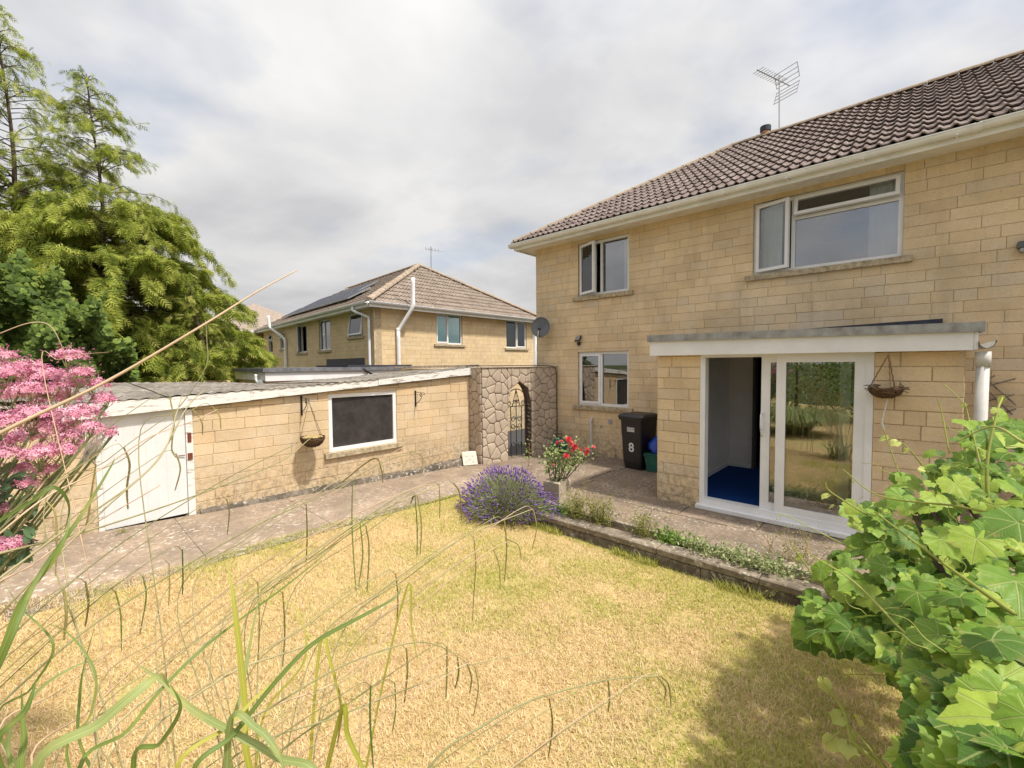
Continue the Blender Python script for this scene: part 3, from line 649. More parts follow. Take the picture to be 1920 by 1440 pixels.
# ---------------------------------------------------------------- sun room
FE = frame(0, 6.08, 0); DO = (-2.13, -.32, .07, 2.10)
ew = backing('sun_room_wall', FE, -2.73, .36, -.3, 2.12, [DO], 'mortar', HS)
blocks(FE, 0, ew, -2.73, .36, -.055, 2.11, [DO], 'house_stone', seed=11, lens=(.17, .38, .45, .45), gap=.009)
FL = frame(-2.73, 0, -90); el = backing('sun_room_side_wall', FL, -8.25, -6.34, -.3, 2.12, [], 'mortar', HS); blocks(FL, -90, el, -8.25, -6.08, -.055, 2.11, [], 'house_stone', seed=12, as_objects=False)
FR = frame(.36, 0, 90); ADDED_WIN = (6.55, 8.1, .55, 2.05); el = backing('sun_room_side_wall', FR, 6.34, 8.25, -.3, 2.12, [ADDED_WIN], 'mortar', HS); window(FR, HS, *ADDED_WIN, [(0, .5, 0, 1, True, 'L', 0), (.5, 1, 0, 1, False, '', 0)]); blocks(FR, 90, el, 6.08, 8.25, -.055, 2.11, [ADDED_WIN], 'house_stone', seed=13, as_objects=False)  # window in the right wall is an unseen addition, letting light into the room
m = MB(); m.add([(-2.80, 5.93, 2.30), (.45, 5.93, 2.275), (.45, 8.25, 2.36), (-2.80, 8.25, 2.385), (-2.80, 5.93, 2.34), (.45, 5.93, 2.315), (.45, 8.25, 2.40), (-2.80, 8.25, 2.425)], [(0, 3, 2, 1), (4, 5, 6, 7), (0, 1, 5, 4), (1, 2, 6, 5), (2, 3, 7, 6), (3, 0, 4, 7)]); m.build('sun_room_roof', 'lead', HS)
m = MB(); m.add([(-2.82, 5.915, 2.285), (.47, 5.915, 2.245), (.47, 5.945, 2.245), (-2.82, 5.945, 2.285), (-2.82, 5.915, 2.375), (.47, 5.915, 2.335), (.47, 5.99, 2.338), (-2.82, 5.99, 2.378)], [(0, 3, 2, 1), (4, 5, 6, 7), (0, 1, 5, 4), (1, 2, 6, 5), (2, 3, 7, 6), (3, 0, 4, 7)]); m.build('roof_edging', 'zinc_edge', HS)
m = MB(); m.box(.448, .472, 5.99, 8.25, 2.24, 2.345).box(-2.822, -2.798, 5.99, 8.25, 2.28, 2.38).build('roof_edging', 'zinc_edge', HS)
m = MB(); m.add([(-2.79, 5.95, 2.085), (.40, 5.95, 2.075), (.40, 5.972, 2.075), (-2.79, 5.972, 2.085), (-2.79, 5.95, 2.283), (.40, 5.95, 2.25), (.40, 5.972, 2.25), (-2.79, 5.972, 2.283)], [(0, 3, 2, 1), (4, 5, 6, 7), (0, 1, 5, 4), (1, 2, 6, 5), (2, 3, 7, 6), (3, 0, 4, 7)]); m.build('fascia_board', 'upvc', HS)
m = MB(); m.box(.402, .43, 5.955, 8.2, 2.08, 2.245).box(-2.79, -2.76, 5.975, 8.2, 2.09, 2.28).build('fascia_board', 'upvc', HS)
m = MB(); m.box(-2.78, .40, 5.975, 6.078, 2.10, 2.115).build('soffit', 'upvc', HS)
m = MB()
pts = [(-3.02, 2.43), (-2.6, 2.45), (-2.2, 2.47), (-1.5, 2.49), (-.9, 2.51), (-.2, 2.53), (.26, 2.54)]
for (a, za), (b, zb) in zip(pts, pts[1:]): m.add([(a, 8.235, 2.38), (b, 8.235, 2.38), (b, 8.235, zb), (a, 8.235, za), (a, 8.256, 2.38), (b, 8.256, 2.38), (b, 8.256, zb), (a, 8.256, za)], [(0, 1, 2, 3), (3, 2, 6, 7), (0, 3, 7, 4), (1, 5, 6, 2)])
m.build('flashing', 'lead_dark', HS)
# sliding patio door
pd = MB(FE); x0, x1, z0, z1 = DO
pd.box(x0, x0+.065, .0, .13, z0, z1).box(x1-.065, x1, .0, .13, z0, z1).box(x0+.065, x1-.065, .0, .13, z1-.055, z1).box(x0+.065, x1-.065, .0, .13, z0, z0+.07)
pd_o = pd.build('patio_door', 'upvc', HS)
def sash(xa, xb, ya, yb, st=.10, name='sliding_sash'):
    a, b = z0+.055, z1-.05; m = MB(FE)
    m.box(xa, xa+st, ya, yb, a, b).box(xb-st, xb, ya, yb, a, b).box(xa+st, xb-st, ya, yb, b-.075, b).box(xa+st, xb-st, ya, yb, a, a+.105)
    o = m.build(name, 'upvc', pd_o); MB(FE).box(xa+st-.006, xb-st+.006, (ya+yb)/2-.006, (ya+yb)/2+.006, a+.10, b-.07).build('pane', 'door_glass', pd_o)
    return o
sash(-1.235, -.385, .012, .055); sash(-1.41, -.52, .068, .112)
m = MB(FE); m.box(-1.405, -1.375, .035, .067, 1.10, 1.36, .004).build('handle_plate', 'upvc', pd_o)
m = MB(FE); m.tube([(-1.39, .04, 1.14), (-1.39, -.015, 1.15), (-1.39, -.022, 1.20), (-1.39, -.022, 1.28), (-1.39, -.015, 1.33), (-1.39, .04, 1.34)], .009, 8).build('handle', 'upvc', pd_o, True)
m = MB(FE); m.tube([(-1.39, .037, 1.06), (-1.39, .03, 1.06)], .012, 10).build('lock', 'aluminium', pd_o)
m = MB(FE); m.box(x0-.03, x1+.03, -.07, .10, .005, .068, .008).build('door_sill', 'upvc', pd_o)
m = MB(FE); m.box(x0+.02, x1-.02, .002, .05, -.10, .004).build('plinth', 'plinth_stone', HS)
# interior of the sun room
m = MB(); m.box(-2.46, .08, 6.20, 12.1, .06, .115).build('carpet', 'carpet', HS)
for q in ((-2.72, -2.07, 8.47, 8.55, .10, 2.31), (-2.47, -2.46, 6.35, 8.46, .116, 2.3), (.08, .10, 6.35, 6.54, .116, 2.3), (.08, .10, 8.11, 8.46, .116, 2.3), (.08, .10, 6.541, 8.109, .116, .54), (.08, .10, 6.541, 8.109, 2.06, 2.3)): MB().box(*q).build('plaster_wall', 'plaster', HS)
m = MB(); m.box(-2.459, -2.08, 8.452, 8.469, .116, .18).box(-2.459, -2.445, 6.36, 8.45, .116, .18).build('skirting', 'upvc', HS)
m = MB(); m.box(-2.46, .08, 6.34, 8.5, 2.20, 2.235).build('ceiling', 'plaster', HS)
m = MB(); m.box(-2.069, -2.03, 8.44, 8.60, .116, 2.2).build('door_lining', 'dark_room', HS)
# hopper and downpipe right of the sun room
dp = MB(); dp.tube([(.47, 6.03, 2.02), (.47, 6.03, -.1)], .046, 14); dpo = dp.build('downpipe', 'pipe_plastic', HS, True)
m = MB(); m.tube([(.47, 6.03, 1.92), (.47, 6.03, 2.06)], .054, 14).build('collar', 'pipe_plastic', dpo, True)
m = MB(); profile_sweep(m, gutter_profile(0, 0, .055), -.1, 2.2, frame(.485, 6.03, 90, 2.15)); m.build('gutter', 'pipe_plastic', HS)
m = MB(); m.box(.40, .54, 6.0, 6.08, 1.07, 1.10).build('pipe_clip', 'lead_dark', dpo)
# ================================================================ garage
GA = thing('garage', 'long low tan block garage with peeling white fascia along the path', 'garage', (-6.85, 3, 0))
FG = frame(-6.85, 0, 90)
gtop = lambda u: 1.47+(u-1.31)*.0605
DG = (.44, 1.36, -.3, 1.52); WG = (3.15, 4.39, .60, 1.53)
def sloped(m, u0, u1, y0, y1, za0, za1, zb0, zb1):   # box whose bottom/top heights differ at its two ends
    m.add([(u0, y0, za0), (u1, y0, zb0), (u1, y1, zb0), (u0, y1, za0), (u0, y0, za1), (u1, y0, zb1), (u1, y1, zb1), (u0, y1, za1)], [(0, 3, 2, 1), (4, 5, 6, 7), (0, 1, 5, 4), (1, 2, 6, 5), (2, 3, 7, 6), (3, 0, 4, 7)])
gw = backing('wall', FG, -1.4, 6.14, -.4, 1.40, [DG, WG], 'mortar', GA)
m = MB(FG)
for a, b in ((-1.4, .44), (1.36, 3.15), (4.39, 6.14)): sloped(m, a, b, .012, .26, 1.40, max(gtop(a), 1.41), 1.40, gtop(b))
sloped(m, 3.15, 4.39, .012, .26, 1.53, gtop(3.15), 1.53, gtop(4.39)); m.build('wall_head', 'mortar', GA)
blocks(FG, 90, gw, -1.4, 6.14, -.09, 1.80, [DG, WG, (3.04, 4.50, .50, .60)], 'garage_stone', seed=21, top=gtop, lens=(.22, .30, .38, .44, .50, .58), gap=.006)
m = MB(FG); m.box(-1.4, 6.14, 2.9, 3.1, -1, 1.5).box(-1.39, -1.2, .27, 2.89, -1, 1.4).box(5.9, 6.13, .27, 2.89, -1, 1.5).build('end_walls', 'garage_stone', GA)
# fascia boards
ftop = lambda u: float(np.interp(u, (-1.5, 1.06, 1.62, 2.65, 4.0, 6.2), (1.55, 1.610, 1.632, 1.675, 1.735, 1.925)))
fback = lambda u: float(np.interp(u, (-1.5, 1., 2.6, 3.3, 4.9, 6.7), (1.70, 1.72, 1.665, 1.61, 1.69, 1.83)))
for a, b, dy, dz in ((.12, 2.02, 0, 0), (2.023, 3.99, .006, .004), (3.993, 6.17, -.006, .012)):
    m = MB(FG); mid_ = (a+b)/2
    for p, q in ((a, mid_), (mid_, b)): sloped(m, p, q, -.075+dy, -.05+dy, gtop(p)+dz, ftop(p)+dz*.5, gtop(q)+dz, ftop(q)+dz*.5)
    m.build('fascia_board', 'peeling_paint', GA)
m = MB(FG); sloped(m, .12, 6.15, -.05, .01, gtop(.12)+.03, gtop(.12)+.10, gtop(6.15)+.03, gtop(6.15)+.10); m.build('wall_plate', 'timber_grey', GA)
# corrugated roof sheets
def roof_sheet(u0, u1, lift, y1=3.15):
    n = int((u1-u0)/.0183); V = []; Fq = []; rows = [-.085, .4, .9, 1.5, 2.2, y1]
    for i in range(n+1):
        u = u0+(u1-u0)*i/n
        for r_ in rows: V.append(tuple(FG @ Vector((u, r_, ftop(u)+.004+lift+.007*math.sin(2*math.pi*u/.146)+(fback(u)-ftop(u))*(r_+.085)/3.2+.006*math.sin(u*3+r_*4)))))
    k_ = len(rows)
    for i in range(n):
        for r_ in range(k_-1): Fq.append((i*k_+r_, (i+1)*k_+r_, (i+1)*k_+r_+1, i*k_+r_+1))
    np_mesh('roof_sheet', V, Fq, 'garage_roof', GA)
for a, b, l_ in ((-1.5, .1, .0), (.05, 1.15, .0), (1.1, 2.2, .012), (2.15, 3.3, .0), (3.25, 4.4, .012), (4.35, 5.4, 0.), (5.35, 6.2, .012)): roof_sheet(a, b, l_)
# planked door in its frame
gd_o = MB(FG).box(.493, 1.283, .045, .07, .10, 1.46).build('door', 'timber_grey', GA)
for q in ((.44, .49, -.012, .09, .06, 1.43), (1.285, 1.36, -.015, .09, .06, 1.44)): MB(FG).box(*q).build('door_post', 'peeling_paint', gd_o)
for i in range(8):
    a = .493+i*.0985; m = MB(FG); m.box(a+.0003, a+.0982, .012+.0008*(i % 2), .044, .10, 1.47, .0035); m.build('plank', 'white_paint', gd_o)
m = MB(FG); m.box(1.30, 1.34, -.022, -.016, 1.02, 1.14).box(1.295, 1.345, -.03, -.016, .80, .88).tube([(1.20, -.0, .86), (1.27, -.008, .86)], .006, 6).build('latch', 'rust', gd_o)
# fixed window with blacked-out glass
gwin = window(FG, GA, *WG, [(0, 1, 0, 1, False, '', 0)], fr=.062, y=.02, glassmat='dirty_glass', sillx=.09)
# rough footing along the foot of the wall
V = []; n = 120; rg = np.random.default_rng(3)
for i in range(n+1):
    u = 1.40+(6.02-1.40)*i/n; zt = gz(-6.85, u)+.045+.03*sstep((u-1.6)/2)+.05*sstep((u-4.6)/1.2)
    d = .055+.05*sstep((u-3)/3)
    j = rg.normal(size=6)*.010
    V += [tuple(FG @ Vector(p)) for p in ((u, .01, zt+.012+j[0]*.4), (u, -d*.5+j[1]*.4, zt+.004+j[2]*.6), (u, -d+j[3]*.6, zt-.018+j[4]), (u, -d-.012+j[5]*.6, zt-.06), (u, -d-.02, gz(-6.8, u)-.04))]
np_mesh('footing', V, [(5*i+q, 5*i+q+1, 5*i+6+q, 5*i+5+q) for i in range(n) for q in range(4)], 'plinth_stone', GA)
m = MB(); m.box(-7.4, -6.95, -.55, .08, 1.68, 1.70).build('loose_tile', 'terracotta', GA)
# brackets and hanging baskets
def bracket(u, z, label):
    b = thing('wall_bracket', label, 'bracket', FG @ Vector((u, 0, z-.28)), 'iron brackets on the garage wall')
    m = MB(FG); m.box(u-.013, u+.013, -.014, .0, z-.30, z, .003).build('back_plate', 'black_iron', b)
    m = MB(FG); m.tube([(u, -.005, z-.03), (u, -.27, z-.035)], .005, 6).build('arm', 'black_iron', b)
    sc_ = smooth_path([(u, -.01, z-.24), (u, -.07, z-.225), (u, -.15, z-.17), (u, -.205, z-.10), (u, -.195, z-.055), (u, -.16, z-.05), (u, -.145, z-.08), (u, -.165, z-.105), (u, -.18, z-.085)], 5)
    m = MB(FG); m.tube(sc_, .006, 6).build('scroll', 'black_iron', b, True)
    m = MB(FG); m.tube(smooth_path([(u, -.27, z-.035), (u, -.285, z-.05), (u, -.275, z-.07), (u, -.26, z-.06)], 4), .0045, 6).build('hook', 'black_iron', b, True)
    return b
bracket(2.73, 1.535, 'black scroll iron bracket left of the garage window, a wicker basket on it')
bracket(4.795, 1.51, 'empty black scroll iron bracket right of the garage window')
def basket(c, r, h, label, chains, lip=.02, moss=True, group=None, seed=1, nw=26, wild=0.):
    t = thing('hanging_basket', label, 'basket', (c[0], c[1], c[2]-h)); c = Vector(c); rg = random.Random(seed)
    m = MB(); prof = [(r*.96*math.sin(math.pi/2*i/8)+.004, -h*math.cos(math.pi/2*i/8)) for i in range(9)]; m.lathe(prof, c, 20).build('liner', 'wicker', t, True)
    wv = MB()
    for i in range(nw):
        f = (i+.3)/nw; z = -h*(1-f)**1.1; rr_ = r*math.sqrt(max(0.02, 1-(z/h)**2))*1.02; a0 = rg.uniform(0, 6.28); n_ = 22
        pts = [c+Vector((rr_*(1+rg.uniform(-.02, .03))*math.cos(a0+6.28*j/n_), rr_*(1+rg.uniform(-.02, .03))*math.sin(a0+6.28*j/n_), z+.010*math.sin(j*2.1+i)+rg.uniform(-.004, .004))) for j in range(n_+1)]
        wv.tube(pts, .0055, 5, cap=False)
    for i in range(int(wild)):
        a0 = rg.uniform(0, 6.28); z = -rg.uniform(-.01, h*.35); d = Vector((math.cos(a0), math.sin(a0), rg.uniform(-.15, .2))); s_ = Vector((-d.y, d.x, 0))
        wv.tube([c+d*r*.8-s_*.09+Vector((0, 0, z)), c+d*r*1.0+Vector((0, 0, z+.005)), c+d*r*1.06+s_*rg.uniform(.06, .13)+Vector((0, 0, z+rg.uniform(-.02, .03)))], .0035, 5)
    wv.build('weave', 'wicker', t)
    if moss: 
        m = MB(); m.lathe([(.001, .015), (r*.4, .02), (r*.8, .004), (r*.95, -.02)], c, 16).build('moss', 'dry_moss', t, True)
    for (a, b, rad, mt) in chains:
        m = MB(); n_ = 14; A, B = Vector(a), Vector(b)
        m.tube([A+(B-A)*(j/n_)+Vector((.003*math.sin(j*2.2), .003*math.cos(j*2.2), 0)) for j in range(n_+1)], rad, 5).build('hanger', mt, t)
    return t
bc = Vector((-6.60, 2.78, .93))
hk = FG @ Vector((2.73, -.272, 1.46))
basket(bc, .165, .155, 'round wicker hanging basket with dry moss on the garage wall', [(hk, bc+Vector((.15, .05, 0)), .003, 'black_iron'), (hk, bc+Vector((-.05, .155, 0)), .003, 'black_iron'), (hk, bc+Vector((-.06, -.15, 0)), .003, 'black_iron')], seed=3, nw=20)
b2 = on_y(1660, 733, 5.96); hk2 = on_y(1666, 664, 5.95)
basket(b2+Vector((0, 0, .03)), .135, .10, 'twiggy dark wicker basket hung by rope beside the patio door', [(hk2, b2+Vector((-.13, -.02, .03)), .0065, 'rope'), (hk2, b2+Vector((.045, -.10, .03)), .0065, 'rope'), (hk2, b2+Vector((.07, .09, .03)), .006, 'rope'), (b2+Vector((.02, -.02, -.07)), b2+Vector((-.02, -.03, -.33)), .006, 'white_rope'), (b2+Vector((-.02, -.03, -.33)), b2+Vector((.0, -.03, -.40)), .010, 'white_rope')], moss=False, seed=8, nw=22, wild=40)
# ================================================================ stone wall with the arched gate
SW = thing('stone_wall', 'crazy-stone garden wall with arched gateway between garage and house', 'wall', (-6.4, 7, -.1))
P1 = Vector((-6.49, 6.16, 0)); P2 = Vector((-6.14, 8.25, 0)); SLn = (P2-P1).length
FS = frame(P1.x, P1.y, math.degrees(math.atan2(P2.y-P1.y, P2.x-P1.x)))
ZT, ZB = 1.93, -.16
OA, OB, OS, OT = .66, 1.32, 1.10, 1.60               # opening: left, right, spring, apex
def arch(n=12): 
    cx_ = (OA+OB)/2; hw_ = (OB-OA)/2
    return [(cx_-hw_*math.cos(math.pi*i/n), OS+(OT-OS)*math.sin(math.pi*i/n)) for i in range(n+1)]
th = .24
ar = arch()
m = MB(FS); m.box(-.0, OA, .0, th, ZB, ZT-.02).box(OB, SLn, .0, th, ZB, ZT-.02)
for (a, za), (b, zb) in zip(ar, ar[1:]): sloped(m, a, b, 0, th, za, ZT-.02, zb, ZT-.02)
m.build('wall_core', 'rubble_joint', SW)
FS2 = frame(-6.92, 6.155, 0); m = MB(FS2); m.box(0, .43, 0, .25, ZB, ZT-.03).build('wall_core', 'rubble_joint', SW)
def clip(poly, n, d):                                  # keep n.p <= d
    out = []
    for i in range(len(poly)):
        a, b = poly[i], poly[(i+1) % len(poly)]; fa = n[0]*a[0]+n[1]*a[1]-d; fb = n[0]*b[0]+n[1]*b[1]-d
        if fa <= 0: out.append(a)
        if fa*fb < 0: t = fa/(fa-fb); out.append((a[0]+(b[0]-a[0])*t, a[1]+(b[1]-a[1])*t))
    return out
def stones(F, x0, x1, z0, z1, regions, parent, size=.20, seed=2, proud=.013):
    rg = random.Random(seed); sites = []; nx = max(1, round((x1-x0)/size)); nz_ = max(1, round((z1-z0)/(size*.92)))
    for j in range(nz_+2):
        for i in range(nx+2): sites.append((x0+(i-.5+.5*(j % 2)+rg.uniform(-.5, .5))*(x1-x0)/nx, z0+(j-.5+rg.uniform(-.5, .5))*(z1-z0)/nz_))
    for i, s in enumerate(sites):
        cell = [(s[0]-.4, s[1]-.4), (s[0]+.4, s[1]-.4), (s[0]+.4, s[1]+.4), (s[0]-.4, s[1]+.4)]
        for j, q in enumerate(sites):
            if i == j or abs(q[0]-s[0]) > .5 or abs(q[1]-s[1]) > .5: continue
            n = (q[0]-s[0], q[1]-s[1]); cell = clip(cell, n, (n[0]*(q[0]+s[0])+n[1]*(q[1]+s[1]))/2)
            if len(cell) < 3: break
        if len(cell) < 3: continue
        for reg in regions:
            p = list(cell)
            for k_ in range(len(reg)):
                a, b = reg[k_], reg[(k_+1) % len(reg)]; n = (b[1]-a[1], -(b[0]-a[0])); p = clip(p, n, n[0]*a[0]+n[1]*a[1])
                if len(p) < 3: break
            if len(p) < 3: continue
            A = abs(sum(p[k_][0]*p[(k_+1) % len(p)][1]-p[(k_+1) % len(p)][0]*p[k_][1] for k_ in range(len(p))))/2
            if A < .0012: continue
            # rounded, slightly wobbly outline
            q_ = []
            for k_ in range(len(p)):
                a, b = p[k_], p[(k_+1) % len(p)]
                for t in (.10, .5, .90): q_.append((a[0]+(b[0]-a[0])*t, a[1]+(b[1]-a[1])*t))
            cx_ = sum(a for a, b in q_)/len(q_); cz_ = sum(b for a, b in q_)/len(q_); mr_ = max(.03, math.sqrt(A/3.14))
            pr = proud*rg.uniform(.7, 1.25); V = []; n = len(q_)
            for sh, y in ((1-.0055/mr_, .01), (1-.006/mr_, -pr*.5), (1-.013/mr_, -pr*.92), (.6, -pr*rg.uniform(1., 1.1))):
                V += [tuple(F @ Vector((cx_+(a-cx_)*sh, y, cz_+(b-cz_)*sh))) for a, b in q_]
            Fc = [tuple(range(3*n, 4*n))]
            for k_ in range(3):
                for j in range(n): Fc.append((k_*n+j, k_*n+(j+1) % n, (k_+1)*n+(j+1) % n, (k_+1)*n+j))
            mm = MB(); mm.v = V; mm.f = Fc; mm.build('stone', 'rubble', parent, True)
regs = [[(0, ZB), (OA, ZB), (OA, ZT), (0, ZT)], [(OB, ZB), (SLn-.01, ZB), (SLn-.01, ZT), (OB, ZT)]]
for (a, za), (b, zb) in zip(ar[::3], ar[3::3]): regs.append([(a, za), (b, zb), (b, ZT), (a, ZT)])
stones(FS, 0, SLn, ZB, ZT, regs, SW)
stones(FS2, 0, .42, ZB, ZT, [[(0, ZB), (.425, ZB), (.425, ZT-.01), (0, ZT-.01)]], SW, size=.17, seed=5)
FJ = FS @ frame(OB, 0, -90) if False else None
m = MB(FS); 
for i in range(14):
    z = ZB+.05+i*.09; m.tube([(OB-.012, .02+.03*(i % 3), z), (OB-.02, .06+.03*((i+1) % 3), z+.05)], .028, 6)
m.build('jamb_stones', 'rubble_joint', SW, True)
# coping mortar on top
m = MB(FS); m.box(-.03, SLn, -.035, th+.02, ZT-.02, ZT+.012, .012); m.build('coping', 'rubble', SW)
m = MB(FS2); m.box(0, .40, -.03, .25, ZT-.03, ZT+.004, .012); m.build('coping', 'rubble', SW)
# black cable along the top and down the corner
ctop = [FS2 @ Vector((.0, -.05, ZT-.18)), FS2 @ Vector((.02, -.05, ZT-.02)), FS2 @ Vector((.08, -.03, ZT+.025)), FS @ Vector((.05, .0, ZT+.025)), FS @ Vector((1.0, -.01, ZT+.022)), FS @ Vector((1.75, -.02, ZT+.02)), FS @ Vector((1.98, -.05, ZT-.03)), FS @ Vector((2.04, -.06, ZT-.2)), FS @ Vector((2.05, -.06, 1.2)), FS @ Vector((2.05, -.055, .1))]
m = MB(); m.tube(smooth_path(ctop, 4), .009, 6); tag(m.build('cable', 'black_plastic', None, True), 'black cable running over the stone wall and down its corner', 'cable')
# wrought iron gate
GT = thing('garden_gate', 'black wrought iron gate with pointed top in the stone archway', 'gate', FS @ Vector((1, .1, -.1)))
gy = .12; ga, gb = OA+.02, OB-.03; gm = (ga+gb)/2; zb_, zs_ = -.04, 1.06
m = MB(FS); m.tube([(ga, gy, zb_), (ga, gy, zs_)], .011, 6).tube([(gb, gy, zb_), (gb, gy, zs_)], .012, 6).tube([(ga, gy, zs_), (gb, gy, zs_)], .010, 6).tube([(ga, gy, zb_+.03), (gb, gy, zb_+.03)], .010, 6).build('gate_frame', 'black_iron', GT)
for i in range(1, 4):
    x = ga+(gb-ga)*i/4; m = MB(FS); m.tube([(x, gy, zb_), (x, gy, zs_)], .0095, 6).build('bar', 'black_iron', GT)
m = MB(FS); at_ = [(gm-(gm-ga)*math.cos(math.pi*i/12), gy, zs_+.38*math.sin(math.pi*i/12)**.9) for i in range(13)]; m.tube(at_, .010, 6).build('arch_bar', 'black_iron', GT)
for dx_ in (-.11, 0, .11): m = MB(FS); m.tube([(gm+dx_, gy, zs_), (gm, gy, zs_+.37)], .0085, 6).build('ray_bar', 'black_iron', GT)
def scroll(m, cx_, cz_, r, sx, sz, turns=1.4):
    m.tube([(cx_+sx*r*(1-t/1.7)*math.cos(2*math.pi*turns*t), gy, cz_+sz*r*(1-t/1.7)*math.sin(2*math.pi*turns*t)) for t in np.linspace(0, 1, 16)], .008, 5)
for cz_, sz in ((.78, 1), (.62, -1), (.22, -1)):
    for sx in (-1, 1): m = MB(FS); scroll(m, gm+sx*.085, cz_, .065, -sx, sz); m.build('scroll', 'black_iron', GT)
for sx in (-1, 1):
    for q in ((gm+sx*.20, zs_+.07, .06, sx, 1), (gm+sx*.05, zs_+.10, .045, -sx, 1)): m = MB(FS); scroll(m, *q); m.build('scroll', 'black_iron', GT)
# painted tile leaning on the footing
tp = on_z(889, 872, -.06)
to = thing('ornamental_tile', 'square cream plaque with faint relief leaning against the wall footing', 'plaque', tp)
TX = Matrix.Translation(Vector((-6.60, 5.93, -.06))) @ Matrix.Rotation(R(62), 4, 'Z') @ Matrix.Rotation(R(-32), 4, 'X')
m = MB(TX); m.box(-.15, .15, -.012, .012, 0, .30, .006).build('plaque', 'painted_tile', to)
m = MB(TX)
for (x, z, r) in ((0, .15, .06), (-.06, .21, .03), (.07, .20, .035), (-.07, .09, .03), (.06, .08, .03)): m.lathe([(r, 0), (r*.8, .006), (r*.3, .010), (.001, .006)], TX.inverted() @ (TX @ Vector((x, -.012, z))), 10, Vector((0, -1, 0)))
m.build('relief', 'painted_tile', to, True)
# ================================================================ neighbouring house
NB = thing('neighbouring_house', 'pale stone house with brown tiled hip roof and solar panels behind the garage', 'house', (-17, 11, -1))
NA = -5.0; FNR = frame(-13.14, 7.63, 90); FNL = frame(-13.14, 7.63, NA); dN = Vector((math.cos(R(NA)), math.sin(R(NA)), 0)); NL = 14.0; EZ = 3.92
wr = [(2.55, 3.83, 2.77, 3.94-.02), (6.35, 7.70, 2.70, 3.92)]
wl = [(-2.02, -.85, 3.02, 3.86), (-5.16, -3.9, 2.62, 3.86), (-8.1, -6.7, 2.60, 3.84), (-10.75, -9.9, 2.85, 3.74), (-13.0, -12.2, 2.72, 3.74)]
nw1 = backing('wall', FNR, 0, 8.2, -1, EZ, wr, 'mortar', NB); blocks(FNR, 90, nw1, 0, 8.2, -.98, EZ, wr, 'neighbour_stone', seed=31, as_objects=False)
nw2 = backing('wall', FNL, -NL, -.001, -1, EZ, wl, 'mortar', NB); blocks(FNL, NA, nw2, -NL, 0, -.98, EZ, wl, 'neighbour_stone', seed=32, as_objects=False)
A = Vector((-13.14, 7.63, 0)); B = Vector((-13.14, 15.83, 0)); A2 = A-dN*NL; B2 = B-dN*NL
m = MB(); m.quad((B.x, B.y, -1), (B2.x, B2.y, -1), (B2.x, B2.y, EZ), (B.x, B.y, EZ)); m.quad((A2.x, A2.y, -1), (B2.x, B2.y, -1), (B2.x, B2.y, EZ), (A2.x, A2.y, EZ)); m.build('rear_walls', 'neighbour_stone', NB)
m = MB(); q = A+Vector((-.4, .3, 0)); m.add([tuple(q+Vector((0, 0, 2.3))), tuple(B+Vector((-.4, -.2, 2.3))), tuple(B2+Vector((.3, -.2, 2.3))), tuple(A2+Vector((.3, .3, 2.3)))], [(0, 1, 2, 3)]); 
for (p, q) in ((A+Vector((-1.6, .9, 0)), B+Vector((-1.6, -.2, 0))), (A2+Vector((.5, 1.4, 0)), A+Vector((-1.5, 1.2, 0)))): m.quad((p.x, p.y, -1), (q.x, q.y, -1), (q.x, q.y, EZ), (p.x, p.y, EZ))
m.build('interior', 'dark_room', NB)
window(FNR, NB, *wr[0], [(0, .46, 0, 1, True, 'L', 0), (.46, 1, 0, 1, False, '', 0)], glassmat='glass')
window(FNR, NB, *wr[1], [(0, .52, 0, 1, False, '', 0), (.52, 1, 0, 1, True, 'R', 0)], glassmat='glass')
window(FNL, NB, *wl[0], [(0, 1, 0, 1, True, 'T', 8)], glassmat='glass', fr=.05); window(FNL, NB, *wl[1], [(0, .42, 0, 1, False, '', 0), (.42, 1, 0, 1, False, '', 0)], glassmat='sky_glass')
window(FNL, NB, *wl[2], [(0, .4, 0, 1, True, 'L', 20), (.4, 1, 0, 1, False, '', 0)], glassmat='sky_glass'); window(FNL, NB, *wl[3], [(0, 1, .55, 1, True, 'T', 25), (0, 1, 0, .55, False, '', 0)], glassmat='glass'); window(FNL, NB, *wl[4], [(0, 1, .62, 1, True, 'T', 15), (0, 1, 0, .62, False, '', 0)], glassmat='glass')
m = MB(FNR); m.box(2.58, 3.80, .125, .13, 2.80, 3.9).build('blind', 'teal_blind', NB)
m = MB(FNR); m.box(6.38, 7.67, .125, .13, 3.45, 3.9).build('blind', 'teal_blind', NB)
m = MB(FNL); m.box(-1.95, -.92, .16, .165, 3.05, 3.8).build('blind', 'curtain', NB)
